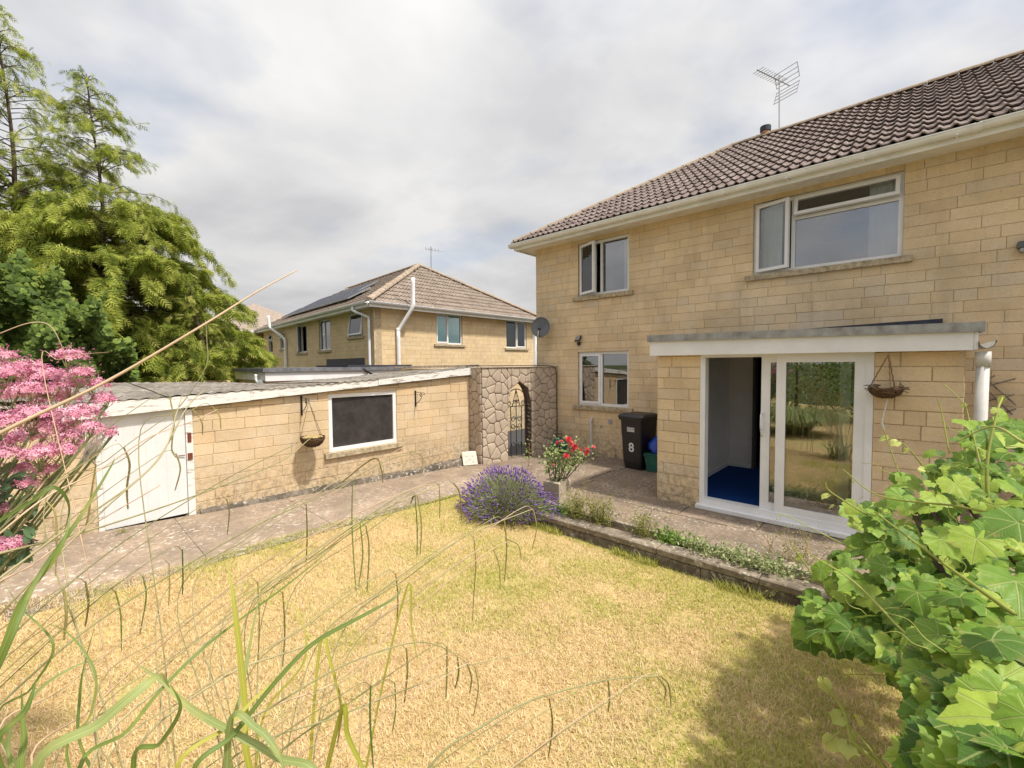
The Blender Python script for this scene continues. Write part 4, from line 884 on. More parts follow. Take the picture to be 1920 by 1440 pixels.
# roof
ov = .36; EZ2 = EZ+.10; nl_ = Vector((dN.y, -dN.x, 0)); 
def off_(p, a, b): return p+dN*a+nl_*b
a0 = A+Vector((ov, 0, 0))+nl_*ov; b0 = B+Vector((ov, ov, 0)); a2 = A2+nl_*ov; b2_ = B2+Vector((0, ov, 0))
ap = Vector((-16.32, 11.73, 6.39)); ap2 = ap-dN*8.0
def P3(p, z): return Vector((p.x, p.y, z))
m = MB(); m.add([tuple(P3(a0, EZ2)), tuple(P3(b0, EZ2)), tuple(P3(b2_, EZ2)), tuple(P3(a2, EZ2)), tuple(ap), tuple(ap2)], [(0, 1, 4), (1, 2, 5, 4), (2, 3, 5), (3, 0, 4, 5)]); nrf = m.build('roof', 'roof_tile_pale', NB)
def tri_in(o, U, S, pts):
    O = Vector(o); p2 = [((Vector(p)-O).dot(U), (Vector(p)-O).dot(S)) for p in pts]
    def f(u, s):
        sg = None
        for i in range(len(p2)):
            a, b = p2[i], p2[(i+1) % len(p2)]; cr_ = (b[0]-a[0])*(s-a[1])-(b[1]-a[1])*(u-a[0])
            if sg is None: sg = cr_ > 0
            elif (cr_ > 0) != sg: return False
        return True
    return f
o_ = P3(a0, EZ2); U = (P3(b0, EZ2)-o_).normalized(); mid = (P3(a0, EZ2)+P3(b0, EZ2))/2; S = (ap-o_)-U*(ap-o_).dot(U); sl = S.length; S.normalize()
tile_roof(nrf, o_, U, S, (b0-a0).length, sl, tri_in(o_, U, S, [P3(a0, EZ2), P3(b0, EZ2), ap]), mat='roof_tile_pale', limit=300, seed=41, lift=.03)
o_ = P3(a2, EZ2); U = (P3(a0, EZ2)-o_).normalized(); S = (ap-o_)-U*(ap-o_).dot(U); sl = S.length; S.normalize()
tile_roof(nrf, o_, U, S, (a0-a2).length, sl, tri_in(o_, U, S, [P3(a2, EZ2), P3(a0, EZ2), ap, ap2]), mat='roof_tile_pale', limit=0, seed=42, lift=.03)
LU, LS, LO = U.copy(), S.copy(), o_.copy()
ridge_run(nrf, P3(a0, EZ2+.03), ap, .13, .42); ridge_run(nrf, P3(b0, EZ2+.03), ap, .13, .42); ridge_run(nrf, ap, ap2, .12, .42)
# solar panels on the left slope
LNn = LU.cross(LS).normalized()
for r_ in range(2):
    for c_ in range(5 if r_ == 0 else 4):
        u = 2.8+c_*1.72+.4*r_; s = .75+r_*1.12; P = [LO+LU*(u+a)+LS*(s+b)+LNn*h for h in (.12, .17) for a, b in ((0, 0), (1.66, 0), (1.66, 1.04), (0, 1.04))]
        m = MB(); m.add(P, [(0, 3, 2, 1), (4, 5, 6, 7), (0, 1, 5, 4), (1, 2, 6, 5), (2, 3, 7, 6), (3, 0, 4, 7)]); so = m.build('solar_panel', 'aluminium', NB)
        P = [LO+LU*(u+a)+LS*(s+b)+LNn*.174 for a, b in ((.03, .03), (1.63, .03), (1.63, 1.01), (.03, 1.01))]; m = MB(); m.add(P, [(0, 1, 2, 3)]); m.build('cells', 'solar_glass', so)
# eaves
m = MB(FNR); m.box(-.3, 8.5, -ov+.02, .01, EZ-.02, EZ).box(-.36, 8.55, -ov, -ov+.02, EZ-.06, EZ+.10); m.build('fascia_board', 'upvc_old', NB)
m = MB(FNL); m.box(-NL, .3, -ov+.02, .01, EZ-.021, EZ-.001).box(-NL, .34, -ov, -ov+.02, EZ-.06, EZ+.10); m.build('fascia_board', 'upvc_old', NB)
m = MB(); profile_sweep(m, gutter_profile(-ov-.065, EZ+.10, .06), -.42, 8.6, FNR); m.build('gutter', 'upvc', NB)
m = MB(); profile_sweep(m, gutter_profile(-ov-.065, EZ+.10, .06), -NL-.1, .40, FNL); m.build('gutter', 'upvc', NB)
m = MB(FNR); m.tube(smooth_path([(1.20, -.52, 4.95), (1.20, -.50, 4.25), (1.18, -.48, 3.95), (.95, -.16, 3.35), (.86, -.09, 3.15), (.86, -.09, 2.9), (.86, -.09, -1)], 4), .068, 10).build('soil_pipe', 'upvc', NB, True)
m = MB(FNL); m.tube(smooth_path([(-.62, -.44, 3.93), (-.60, -.42, 3.80), (-.30, -.12, 3.62), (-.22, -.07, 3.52), (-.22, -.07, 3.2), (-.22, -.07, -1)], 4), .045, 10).build('downpipe', 'upvc', NB, True)
m = MB(FNL); m.tube(smooth_path([(-10.6, -.55, 4.5), (-10.6, -.52, 4.1), (-10.5, -.48, 3.9), (-9.75, -.12, 3.4), (-9.6, -.09, 3.2), (-9.6, -.09, 2.6), (-9.6, -.09, -1)], 4), .07, 10).build('soil_pipe', 'upvc_old', NB, True)
m = MB(FNR); m.tube([(8.28, -.08, 3.9), (8.28, -.08, -1)], .06, 10).build('downpipe', 'upvc', NB, True)
m = MB(FNL); m.box(-4.3, -.78, -.03, .0, 1.93, 2.25).build('flashing', 'lead_dark', NB)
# flat-roofed outbuilding in front of it
FX = thing('flat_roofed_extension', 'flat-roofed extension with white fascia and grey roof edge beside the neighbouring house', 'extension', (-12, 5.6, -1))
m = MB(); m.box(-13.2, -11.06, 3.66, 7.5, -1, 1.66).build('wall', 'neighbour_stone', FX)
m = MB(); m.box(-11.06, -11.0, 3.60, 7.45, 1.64, 1.85).build('fascia_board', 'upvc', FX)
m = MB(); m.box(-13.25, -11.062, 3.60, 3.655, 1.66, 1.85).build('fascia_board', 'upvc_old', FX)
m = MB(); m.box(-13.3, -10.95, 3.54, 7.5, 1.852, 1.945).build('roof', 'lead', FX)
m = MB(); m.tube(smooth_path([(-11.35, 3.52, 1.80), (-11.35, 3.52, 1.68), (-11.28, 3.56, 1.58), (-11.2, 3.6, 1.45), (-11.2, 3.6, -1)], 4), .04, 8).build('downpipe', 'upvc_old', FX, True)
m = MB(); m.box(-12.9, -11.0, 5.6, 7.6, 1.95, 2.0).build('roof_upstand', 'lead_dark', FX)
m = MB(); m.tube([(-10.97, 6.0, 1.90), (-10.9, 6.45, 1.63)], .03, 6).build('brace', 'black_plastic', FX)
# shed roof beyond the stone wall
OS_ = thing('outbuilding', 'low outbuilding with mossy boarded roof edge behind the stone wall', 'outbuilding', (-9.0, 7.2, -1))
m = MB(); m.box(-9.9, -8.2, 6.5, 7.35, -1, 1.90).build('wall', 'neighbour_stone', OS_)
for i, (a, b) in enumerate(((0, .38), (.385, .7), (.705, 1.0))):
    pa, pb_ = Vector((-9.75, 6.2, 1.93)), Vector((-8.1, 7.6, 1.955)); p, q = pa+(pb_-pa)*a, pa+(pb_-pa)*b
    m = MB(); m.tube([p, q], .035, 4).build('board', 'timber_grey', OS_)
# more distant house at the left
DH = thing('distant_house', 'distant pale house with tiled roof just left of the solar-panelled house', 'house', (-31, 8, -1))
FD = frame(-27.0, 8.2, 0)
m = MB(); m.box(-34, -27.6, 6.2, 13, -1, 3.9).build('wall', 'neighbour_stone', DH)
m = MB(); m.add([(-34.4, 5.8, 3.95), (-27.2, 5.8, 3.95), (-27.2, 13.4, 3.95), (-34.4, 13.4, 3.95), (-31, 9.6, 6.0)], [(0, 1, 4), (1, 2, 4), (2, 3, 4), (3, 0, 4), (0, 3, 2, 1)]); dr = m.build('roof', 'roof_tile_pale', DH)
m = MB(); m.box(-34.4, -27.15, 5.72, 5.8, 3.86, 3.98).box(-27.2, -27.12, 5.81, 13.4, 3.86, 3.98).build('gutter', 'upvc', DH)
m = MB(); m.tube([(-27.55, 6.1, 3.9), (-27.55, 6.1, -1)], .07, 8).build('downpipe', 'upvc', DH)
gwall = thing('boundary_wall', 'low pale block boundary wall seen past the garage roof', 'wall', (-12.3, 2.4, -1))
m = MB(); m.box(-13.6, -12.9, 1.9, 3.4, -1, 1.64).build('wall', 'neighbour_stone', gwall)
# ================================================================ aerials, dish, lights
def aerial(base, top, label, group, yag=True):
    t = thing('tv_aerial', label, 'aerial', base); base, top = Vector(base), Vector(top)
    m = MB(); m.tube([base, top], .016, 6).build('mast', 'aluminium', t)
    c = top-Vector((0, 0, .12)); d = Vector((-.38, -.92, .05)).normalized(); s = d.cross(Vector((0, 0, 1))).normalized()
    m = MB(); m.tube([c-d*.35, c+d*.75], .012, 6).build('boom', 'aluminium', t)
    for i in range(11):
        p = c-d*.1+d*.08*i; m = MB(); m.tube([p-s*.13, p+s*.13], .006, 5).build('element', 'aluminium', t)
    for sgn in (-1, 1):
        for k_ in range(4):
            p = c-d*(.30-.03*k_)+Vector((0, 0, sgn*(.05+.09*k_))); m = MB(); m.tube([p-s*.27, p+s*.27], .007, 5).build('reflector', 'aluminium', t)
        for e in (-1, 1):
            m = MB(); m.tube([c-d*.30+Vector((0, 0, sgn*.05))+s*.26*e, c-d*.21+Vector((0, 0, sgn*.32))+s*.26*e], .007, 5).build('reflector_end', 'aluminium', t)
    return t
aerial((-2.37, ry, rz_-.1), (-2.39, ry, 8.40), 'large grid television aerial on a mast on the near roof', None)
nba = thing('tv_aerial', 'thin distant television aerial above the neighbouring roof', 'aerial', (-16.44, 12.5, 6.2))
m = MB(); m.tube([(-16.44, 12.5, 6.1), (-16.42, 12.5, 7.40)], .02, 5).build('mast', 'aluminium', nba)
m = MB(); m.tube([(-16.6, 12.35, 7.3), (-16.05, 12.9, 7.18)], .014, 5).build('boom', 'aluminium', nba)
for i in range(5):
    p = Vector((-16.6, 12.35, 7.3))+Vector((.1, .1, -.022))*i; m = MB(); m.tube([p-Vector((.07, -.07, .05)), p+Vector((.07, -.07, .05))], .009, 4).build('element', 'aluminium', nba)
SD = thing('satellite_dish', 'dark grey oval satellite dish on the near house corner', 'dish', (-6.7, 8.2, 2.8))
dc = on_y(1014, 615, 8.02); fc = Vector((.45, -.84, .28)).normalized(); su_ = fc.cross(Vector((0, 0, 1))).normalized(); up_ = su_.cross(fc)
V = []; F = []; nr, ns = 6, 28
for i in range(nr+1):
    for j in range(ns):
        a = 2*math.pi*j/ns; r_ = i/nr; V.append(tuple(dc+su_*(.215*r_*math.cos(a))+up_*(.245*r_*math.sin(a))+fc*(.055*r_*r_)))
for i in range(nr):
    for j in range(ns): F.append((i*ns+j, (i+1)*ns+j, (i+1)*ns+(j+1) % ns, i*ns+(j+1) % ns))
np_mesh('reflector', V, F, 'grey_plastic', SD, smooth=True)
m = MB(); m.tube([dc+su_*(.215*math.cos(6.2832*j/28))+up_*(.245*math.sin(6.2832*j/28))+fc*.055 for j in range(29)], .006, 5, cap=False).build('rim', 'grey_plastic', SD)
lnb = dc+fc*.24-up_*.12
m = MB(); m.tube([dc-up_*.235+fc*.05, dc-up_*.23+fc*.12, lnb], .012, 6).build('arm', 'black_plastic', SD)
m = MB(); m.tube([lnb-fc*.0, lnb-fc*.075+up_*.03], [.022, .034], 10).build('receiver', 'black_plastic', SD)
m = MB(); m.tube([dc-fc*.01, Vector((dc.x-.03, 8.25, dc.z-.05))], .022, 8).build('mount', 'aluminium', SD)
m = MB(); m.tube(smooth_path([lnb-up_*.02, lnb-Vector((.0, 0, .12)), lnb-Vector((.06, -.06, .16)), lnb-Vector((.11, -.10, .05)), dc-up_*.2], 5), .006, 5).build('cable', 'white_cable', SD)
def floodlight(p, label, s=1.):
    t = thing('security_light', label, 'light', p); p = Vector(p)
    m = MB(Matrix.Translation(p) @ Matrix.Rotation(R(-35), 4, 'X') @ Matrix.Rotation(R(-12), 4, 'Z')); m.box(-.075*s, .075*s, -.06*s, -.03*s, -.06*s, .08*s, .008).build('housing', 'black_plastic', t)
    m = MB(Matrix.Translation(p) @ Matrix.Rotation(R(-35), 4, 'X') @ Matrix.Rotation(R(-12), 4, 'Z')); m.box(-.06*s, .06*s, -.066*s, -.059*s, -.045*s, .065*s).build('lens', 'zinc_edge', t)
    m = MB(); m.lathe([(.001, -.03), (.03*s, -.015), (.032*s, .01), (.001, .02)], p+Vector((.02, -.05*s, -.10*s)), 12).build('sensor', 'black_plastic', t, True)
    m = MB(); m.box(p.x-.025, p.x+.025, p.y-.05*s, p.y+.02, p.z-.10*s, p.z-.04*s).build('bracket', 'black_plastic', t)
    return t
floodlight(tuple(on_y(1086, 638, 8.235)), 'small black security floodlight above the ground-floor window')
rl = thing('wall_lamp', 'small dark lamp box at the far right edge of the upper wall', 'light', on_y(1914, 457, 8.25)); p = on_y(1914, 457, 8.22)
m = MB(); m.box(p.x-.03, p.x+.14, 8.14, 8.258, p.z-.06, p.z+.02, .008).build('housing', 'grey_plastic', rl)
m = MB(); m.box(p.x-.01, p.x+.12, 8.15, 8.24, p.z-.11, p.z-.06, .008).build('lens', 'zinc_edge', rl)
# waste pipe, tap, hose reel
wp = thing('waste_pipe', 'pale vertical waste pipe at the foot of the rear wall', 'pipe', (-5.15, 8.18, -.05))
m = MB(); m.tube(smooth_path([(-5.19, 8.27, .77), (-5.19, 8.22, .775), (-5.19, 8.185, .75), (-5.185, 8.18, .65), (-5.16, 8.18, -.06)], 4), .028, 10).build('pipe', 'pipe_plastic', wp, True)
m = MB(); m.tube([(-5.17, 8.18, .12), (-5.168, 8.18, .18)], .035, 10).build('collar', 'pipe_plastic', wp, True)
tpv = on_y(1040, 788, 8.2); tt = thing('outside_tap', 'small brass-grey garden tap on the wall near the stone corner', 'tap', tpv)
m = MB(); m.tube([tpv+Vector((0, .06, 0)), tpv, tpv+Vector((0, -.05, -.005)), tpv+Vector((0, -.06, -.06))], .013, 8).build('spout', 'timber_grey', tt)
m = MB(); m.tube([tpv+Vector((0, -.02, .01)), tpv+Vector((0, -.02, .06))], .008, 6).tube([tpv+Vector((-.035, -.02, .06)), tpv+Vector((.035, -.02, .06))], .007, 6).build('handle', 'black_iron', tt)
m = MB(); m.box(tpv.x-.03, tpv.x+.03, tpv.y+.03, 8.262, tpv.z-.1, tpv.z+.05).build('back_plate', 'timber_grey', tt)
hr = on_z(1046, 858, -.1); hr = Vector((-5.85, 7.92, -.1)); ht = thing('hose_reel', 'green plastic hose reel behind the rose bush', 'hose reel', hr)
ax = Vector((.6, -.8, 0)).normalized()
m = MB(); m.lathe([(.05, -.01), (.17, -.01), (.175, .0), (.17, .01), (.05, .01)], hr+Vector((0, 0, .25))+ax*.1, 22, ax).build('disc', 'green_plastic', ht, True)
m = MB(); m.lathe([(.05, -.01), (.17, -.01), (.175, .0), (.17, .01), (.05, .01)], hr+Vector((0, 0, .25))-ax*.1, 22, ax).build('disc', 'green_plastic', ht, True)
m = MB(); m.lathe([(.12, -.09), (.125, -.05), (.12, 0), (.125, .05), (.12, .09)], hr+Vector((0, 0, .25)), 20, ax).build('hose_coil', 'green_plastic', ht, True)
m = MB(); m.tube([hr+ax*.1+Vector((-.1, -.06, 0)), hr+ax*.11+Vector((0, 0, .26)), hr+ax*.1+Vector((.1, .06, 0))], .012, 6).build('stand', 'black_plastic', ht)
m = MB(); m.tube(smooth_path([tpv+Vector((0, -.06, -.07)), tpv+Vector((.03, -.06, -.3)), hr+Vector((.0, .1, .5)), hr+Vector((0, 0, .35))], 5), .008, 6).build('hose', 'black_plastic', ht, True)
# wheelie bin
WB = thing('wheelie_bin', 'black wheelie bin with a white figure 8 against the rear wall', 'bin', (-3.8, 7.75, 0))
FB = Matrix.Translation((-3.83, 7.72, gz(-3.83, 7.7)+.004)) @ Matrix.Rotation(R(-8), 4, 'Z')
def loft(m, rings):
    n = len(rings[0]); vs = sum(rings, []); fs = [tuple(range(n-1, -1, -1)), tuple((len(rings)-1)*n+j for j in range(n))]
    for i in range(len(rings)-1):
        for j in range(n): fs.append((i*n+j, i*n+(j+1) % n, (i+1)*n+(j+1) % n, (i+1)*n+j))
    m.add(vs, fs)
def rrect(w, d, z, r=.03, cy=0):
    out = []
    for (sx, sy, a0) in ((1, 1, 0), (-1, 1, 90), (-1, -1, 180), (1, -1, 270)):
        for a in (0, 45, 90): out.append((sx*(w/2-r)+r*math.cos(R(a0+a)), cy+sy*(d/2-r)+r*math.sin(R(a0+a)), z))
    return out
m = MB(FB); loft(m, [rrect(.37, .40, .0), rrect(.375, .42, .06), rrect(.40, .44, .12), rrect(.47, .52, .90), rrect(.475, .525, .93)]); m.build('body', 'black_plastic', WB)
m = MB(FB); loft(m, [rrect(.53, .57, .915), rrect(.535, .575, .93), rrect(.53, .57, .955)]); m.build('rim', 'black_plastic', WB)
m = MB(FB); loft(m, [rrect(.54, .60, .958, cy=-.005), rrect(.545, .60, .985, cy=-.005), rrect(.50, .55, 1.02, .05), rrect(.40, .44, 1.035, .05)]); m.build('lid', 'black_plastic', WB)
m = MB(FB); m.tube([(-.22, .30, .97), (.22, .30, .97)], .017, 8).build('handle', 'black_plastic', WB)
for sx in (-1, 1):
    m = MB(FB); m.tube([(sx*.20, .20, .10), (sx*.25, .20, .10)], .10, 16).build('wheel', 'black_plastic', WB)
for (x, z) in ((-.17, .86), (.10, .86)): m = MB(FB); m.box(x, x+.03, -.262, -.245, z, z+.025).build('rib', 'black_plastic', WB)
def text(s, M_, size, mat, parent, name='lettering', ext=.001):
    c = bpy.data.curves.new(name, 'FONT'); c.body = s; c.size = size; c.align_x = 'CENTER'; c.align_y = 'CENTER'; c.extrude = ext; c.offset = size*.018
    o = bpy.data.objects.new('tmp', c); COL.objects.link(o); dg = bpy.context.evaluated_depsgraph_get(); me = bpy.data.meshes.new_from_object(o.evaluated_get(dg)); bpy.data.objects.remove(o)
    me.transform(M_); me.materials.clear(); return link(name, me, mat, parent)
tl = math.atan2(.036, .78)
def face(z): return -(.22+(z-.12)/.78*.04)-.004
text('8', FB @ Matrix.Translation((.0, face(.40), .40)) @ Matrix.Rotation(R(90)+tl, 4, 'X'), .24, 'white_paint', WB, 'house_number')
m = MB(FB @ Matrix.Translation((0, face(.745), .745)) @ Matrix.Rotation(tl, 4, 'X')); m.box(-.085, .085, -.002, .002, -.045, .045).build('sticker', 'zinc_edge', WB)
for zz in (.022, -.008, -.03):
    m = MB(FB @ Matrix.Translation((0, face(.745)-.003, .745)) @ Matrix.Rotation(tl, 4, 'X'))
    for i in range(7): m.box(-.072+i*.021, -.056+i*.021, -.001, .001, zz-.006, zz+.006)
    m.build('sticker_print', 'upvc', WB)
# recycling box and bag
RB = thing('recycling_box', 'dark green recycling box half hidden by the sun room corner', 'box', (-3.35, 7.7, 0))
FBX = Matrix.Translation((-3.41, 7.70, gz(-3.3, 7.7)+.004)) @ Matrix.Rotation(R(5), 4, 'Z')
m = MB(FBX); loft(m, [rrect(.40, .30, 0), rrect(.46, .36, .28), rrect(.46, .36, .30)]); m.build('body', 'green_plastic', RB)
for zz in (.285, .315): m = MB(FBX); loft(m, [rrect(.485, .385, zz-.008), rrect(.49, .39, zz), rrect(.485, .385, zz+.008)]); m.build('rim', 'green_plastic', RB)
V = []; F = []; rg = np.random.default_rng(9); bcx = FBX @ Vector((0, 0, .45)); nu, nv = 26, 16
for i in range(nv+1):
    for j in range(nu):
        a = 2*math.pi*j/nu; ph = -math.pi/2+math.pi*i/nv; fold = 1+.10*math.sin(5*a+3*ph)+.07*math.sin(11*a-4*ph)+.04*rg.normal()
        V.append((bcx.x+.21*math.cos(ph)*math.cos(a)*fold, bcx.y+.16*math.cos(ph)*math.sin(a)*fold, bcx.z+.17*math.sin(ph)*(1+.2*math.sin(3*a))+.05*max(0, math.sin(ph))**3*(1+math.cos(a)*1.2)))
for i in range(nv):
    for j in range(nu): F.append((i*nu+j, i*nu+(j+1) % nu, (i+1)*nu+(j+1) % nu, (i+1)*nu+j))
tag(np_mesh('recycling_bag', V, F, 'blue_bag', None, smooth=True), 'crumpled blue bag lying on the green recycling box', 'bag')
# vent patches on the wall
for (px_, py_, r_) in ((1144, 791, .055), (1127, 800, .03)):
    p = on_y(px_, py_, 8.252); m = MB(); m.lathe([(r_, .0), (r_*.9, .008), (.001, .008)], p, 8, Vector((0, -1, 0))); m.build('mortar_patch', 'zinc_edge', HS)
# trellis
TR = thing('trellis', 'old diamond wooden trellis on the wall behind the downpipe', 'trellis', on_y(1890, 760, 8.2))
for (a, b) in (((1836, 728), (1904, 710)), ((1838, 755), (1902, 740)), ((1870, 780), (1905, 766)), ((1850, 712), (1905, 760)), ((1842, 722), (1898, 778)), ((1840, 716), (1866, 704))):
    m = MB(); m.tube([on_y(*a, 8.22), on_y(*b, 8.21)], .011, 4).build('lath', 'timber_grey', TR)
# stone planter beside the rose
pl = MB(); pl.box(-3.98, -3.70, 5.0, 5.06, -.05, .28, .015).box(-3.98, -3.70, 5.24, 5.30, -.05, .28, .015).box(-3.98, -3.92, 5.06, 5.24, -.05, .28).box(-3.76, -3.70, 5.06, 5.24, -.05, .28).box(-3.92, -3.76, 5.06, 5.24, -.05, .2); tag(pl.build('stone_block', 'planter_stone'), 'weathered stone trough between rose bush and flower bed', 'planter')
# ================================================================ lawn grass
def noise2(x, y, f, s=0):
    rg = np.random.default_rng(100+s); o = np.zeros_like(x)
    for i in range(6):
        a = rg.uniform(0, 6.28); k_ = f*rg.uniform(.6, 1.7); ph = rg.uniform(0, 6.28); o += np.sin(k_*(x*math.cos(a)+y*math.sin(a))+ph)
    return o/6
vgl = np.vectorize(gl); vex = np.vectorize(edge_x)
def lawn_points(n, x0, x1, y0, y1):
    x = RNG.uniform(x0, x1, n); y = RNG.uniform(y0, y1, n)
    d = x*CF.x+y*CF.y; s = x*CR.x+y*CR.y
    keep = (y < 4.44) & (x > vex(np.minimum(y, 4.4))-.03*RNG.random(n)) & (d > .9) & (np.abs(s) < d*1.25+.3) & ~((x > .25) & (RNG.random(n) < .9))
    p = RNG.random(n) < np.clip(3.2/np.maximum(d, 1.)**1.0, .35, 1)
    k_ = keep & p & ((noise2(x, y, 11, 7) < .42) | (RNG.random(n) < .35)); return x[k_], y[k_]
gx, gy_ = lawn_points(400000, -5.7, 1.2, -.9, 4.45)
green = noise2(gx, gy_, 2.6, 1)*.9+noise2(gx, gy_, 7, 2)*.5+RNG.normal(size=len(gx))*.28+.22*(gy_-2.6)+.06
near_e = np.exp(-((gx-vex(np.minimum(gy_, 4.4)))/.25)**2)*.5*(gy_ > .8)+np.exp(-((4.44-gy_)/.10)**2)*.8
isg = (green+near_e) > .18
BT = np.array([(-.5, 0, 0), (.5, 0, 0), (.42, .0, .5), (-.42, 0, .5), (0, .28, 1.0)]); BT[:, 1] += np.array([0, 0, .06, .06, 0]); BF = [(0, 1, 2), (0, 2, 3), (3, 2, 4)]
def blades(name, x, y, mat, hmin, hmax, w, lean=.75):
    n = len(x); z = vgl(x, y)-.004; a = RNG.uniform(0, 6.28, n); d = np.stack([np.cos(a), np.sin(a), np.zeros(n)], 1)
    up = np.stack([np.zeros(n), np.zeros(n), np.ones(n)], 1)+d*(RNG.random(n)[:, None]*lean)+RNG.normal(size=(n, 3))*.15; up /= np.linalg.norm(up, axis=1, keepdims=True)
    s = np.cross(d, up); s /= np.linalg.norm(s, axis=1, keepdims=True); dd = np.cross(up, s)
    rot = np.stack([s, dd, up], 2); h = RNG.uniform(hmin, hmax, n); ww = w*(.7+.6*RNG.random(n))
    return scatter(name, BT, BF, np.stack([x, y, z], 1), rot, np.stack([ww, h, h], 1), mat)
tag(blades('dry_grass', gx[~isg], gy_[~isg], 'straw', .018, .058, .0042, 1.4), 'sun-bleached straw-coloured lawn grass', 'grass', kind='stuff')
tag(blades('green_grass', gx[isg], gy_[isg], 'green_grass', .02, .06, .0042, 1.1), 'faint green patches of lawn grass', 'grass', kind='stuff')
# taller tufts at the foot of the low wall and along the path
n = 2600; tx = RNG.uniform(-3.9, -.3, n); ty = 4.43-np.abs(RNG.normal(size=n))*.03; kt = noise2(tx, ty*0, 5, 5) > .05; tx, ty = tx[kt], ty[kt]
tag(blades('grass_tuft', tx, ty, 'green_grass', .05, .14, .005, .9), 'taller green tufts of grass under the low wall', 'grass', kind='stuff')
# ================================================================ leaf shapes
def leaf_shape(kind, n=24, fold=.12, droop=.25, seed=0):
    rg = random.Random(seed); P = []
    for i in range(n+1):
        a = -math.pi*.93+2*math.pi*.93*i/n; t = abs(a)                 # 0 = tip
        if kind == 'vine':
            r = .50+.30*math.exp(-(t/.36)**2)+.17*math.exp(-((t-.98)/.30)**2)+.06*math.exp(-((t-1.85)/.4)**2)
            r *= 1+(.055 if i % 2 else -.05)
            r *= 1-.15*math.exp(-((t-2.9)/.25)**2)
        else: r = .55
        P.append((r*math.sin(a), r*math.cos(a)))
    def z(x, y):
        r = math.hypot(x, y); return fold*abs(x)*1.1-droop*r*r+.035*math.sin(9*math.atan2(x, y))*r+.03*math.sin(5*x+seed)*math.cos(4*y)
    V = [(0, 0, 0)]+[(x*.5, y*.5, z(x*.5, y*.5)) for x, y in P]+[(x, y, z(x, y)) for x, y in P]; m_ = n+1; F = []
    for i in range(n): F += [(0, 1+i+1, 1+i), (1+i, 1+i+1, 1+m_+i+1), (1+i, 1+m_+i+1, 1+m_+i)]
    return np.array(V), F, np.array([(v[0], v[1]) for v in V])
def mesh_from(name, V, F, mat, uv=None, smooth=True):
    me = bpy.data.meshes.new(name); me.from_pydata([tuple(v) for v in V], [], F); 
    if uv is not None:
        l = me.uv_layers.new(name='UVMap'); idx = np.zeros(len(me.loops), dtype=np.int32); me.loops.foreach_get('vertex_index', idx); l.data.foreach_set('uv', np.asarray(uv, dtype=np.float32)[idx].ravel())
    me.materials.append(MAT[mat])
    if smooth: me.polygons.foreach_set('use_smooth', [True]*len(me.polygons))
    me.update(); return me
# ================================================================ grape vine at the right
VN = thing('grape_vine', 'sprawling bright green grape vine with big lobed leaves at the right', 'vine', (.45, 3.0, -.15))
OUT = [(1920, 800), (1895, 770), (1850, 785), (1812, 780), (1790, 812), (1742, 842), (1735, 880), (1690, 868), (1668, 900), (1650, 950), (1600, 945), (1572, 968), (1610, 1020), (1560, 1035), (1530, 1062), (1560, 1095), (1510, 1120), (1492, 1165), (1520, 1200), (1600, 1225), (1665, 1245), (1700, 1300), (1720, 1360), (1705, 1440), (1760, 1500), (2150, 1500), (2150, 780)]
def inside(p, poly):
    x, y = p; c = False
    for i in range(len(poly)):
        (x1, y1), (x2, y2) = poly[i], poly[i-1]
        if (y1 > y) != (y2 > y) and x < (x2-x1)*(y-y1)/(y2-y1)+x1: c = not c
    return c
def vdepth(px, py):          # front surface of the vine, metres from the eye: far at the top left, close at the lower right
    t = sstep((py-760)/720); s = sstep((px-1480)/440)
    return 2.75-1.15*t-.35*s-.45*t*s
rg = random.Random(21); LV = []
tries = 0
while len(LV) < 1050 and tries < 40000:
    tries += 1; px, py = rg.uniform(1470, 1960), rg.uniform(740, 1500)
    if not inside((px, py), OUT): continue
    if px > 1960 and rg.random() < .5: continue
    d0 = vdepth(min(px, 1960), py); lay = rg.random()**1.2*1.0; d = d0+lay
    p = at(px, py, d)
    if p.z < gl(p.x, p.y)+.06: continue
    if p.y > 5.6: continue
    s = rg.choice((.045, .06, .075, .085, .10, .115))*(1.0 if lay < .3 else 1.1)
    LV.append((lay, d, s, p, px, py))
# a few very near leaves that fill the lower right corner
for (px, py, d, s) in ((1885, 1350, .98, .135), (1765, 1400, 1.12, .115), (1860, 1200, 1.25, .125), (1800, 1120, 1.5, .115), (1905, 1090, 1.2, .12), (1880, 890, 1.75, .135), (1790, 905, 1.95, .10), (1700, 1010, 2.1, .095), (1640, 1120, 2.1, .10), (1610, 1175, 2.05, .095), (1730, 1260, 1.5, .09), (1690, 930, 2.3, .10), (1850, 820, 2.3, .10), (1545, 1130, 2.4, .085), (1560, 1200, 2.2, .085), (1910, 980, 1.4, .12), (1660, 1060, 2.15, .10), (1765, 1010, 1.8, .11), (1830, 1010, 1.6, .115), (1720, 1110, 1.75, .11), (1760, 1190, 1.5, .11)): LV.append((-.1, d, s, at(px, py, d), px, py))
LV.sort(key=lambda q: -q[2]/q[1]*(1 if q[0] < .3 else .35))
vme = [mesh_from('leaf', *leaf_shape('vine', 34, .14, .30, s)[:2], 'vine_leaf', leaf_shape('vine', 34, .14, .30, s)[2]) for s in range(4)]
LO_V, LO_F, LO_UV = leaf_shape('vine', 16, .14, .30, 3)
rp, rr_, rs_, rn_ = [], [], [], []; VC = at(1850, 1150, 2.2)
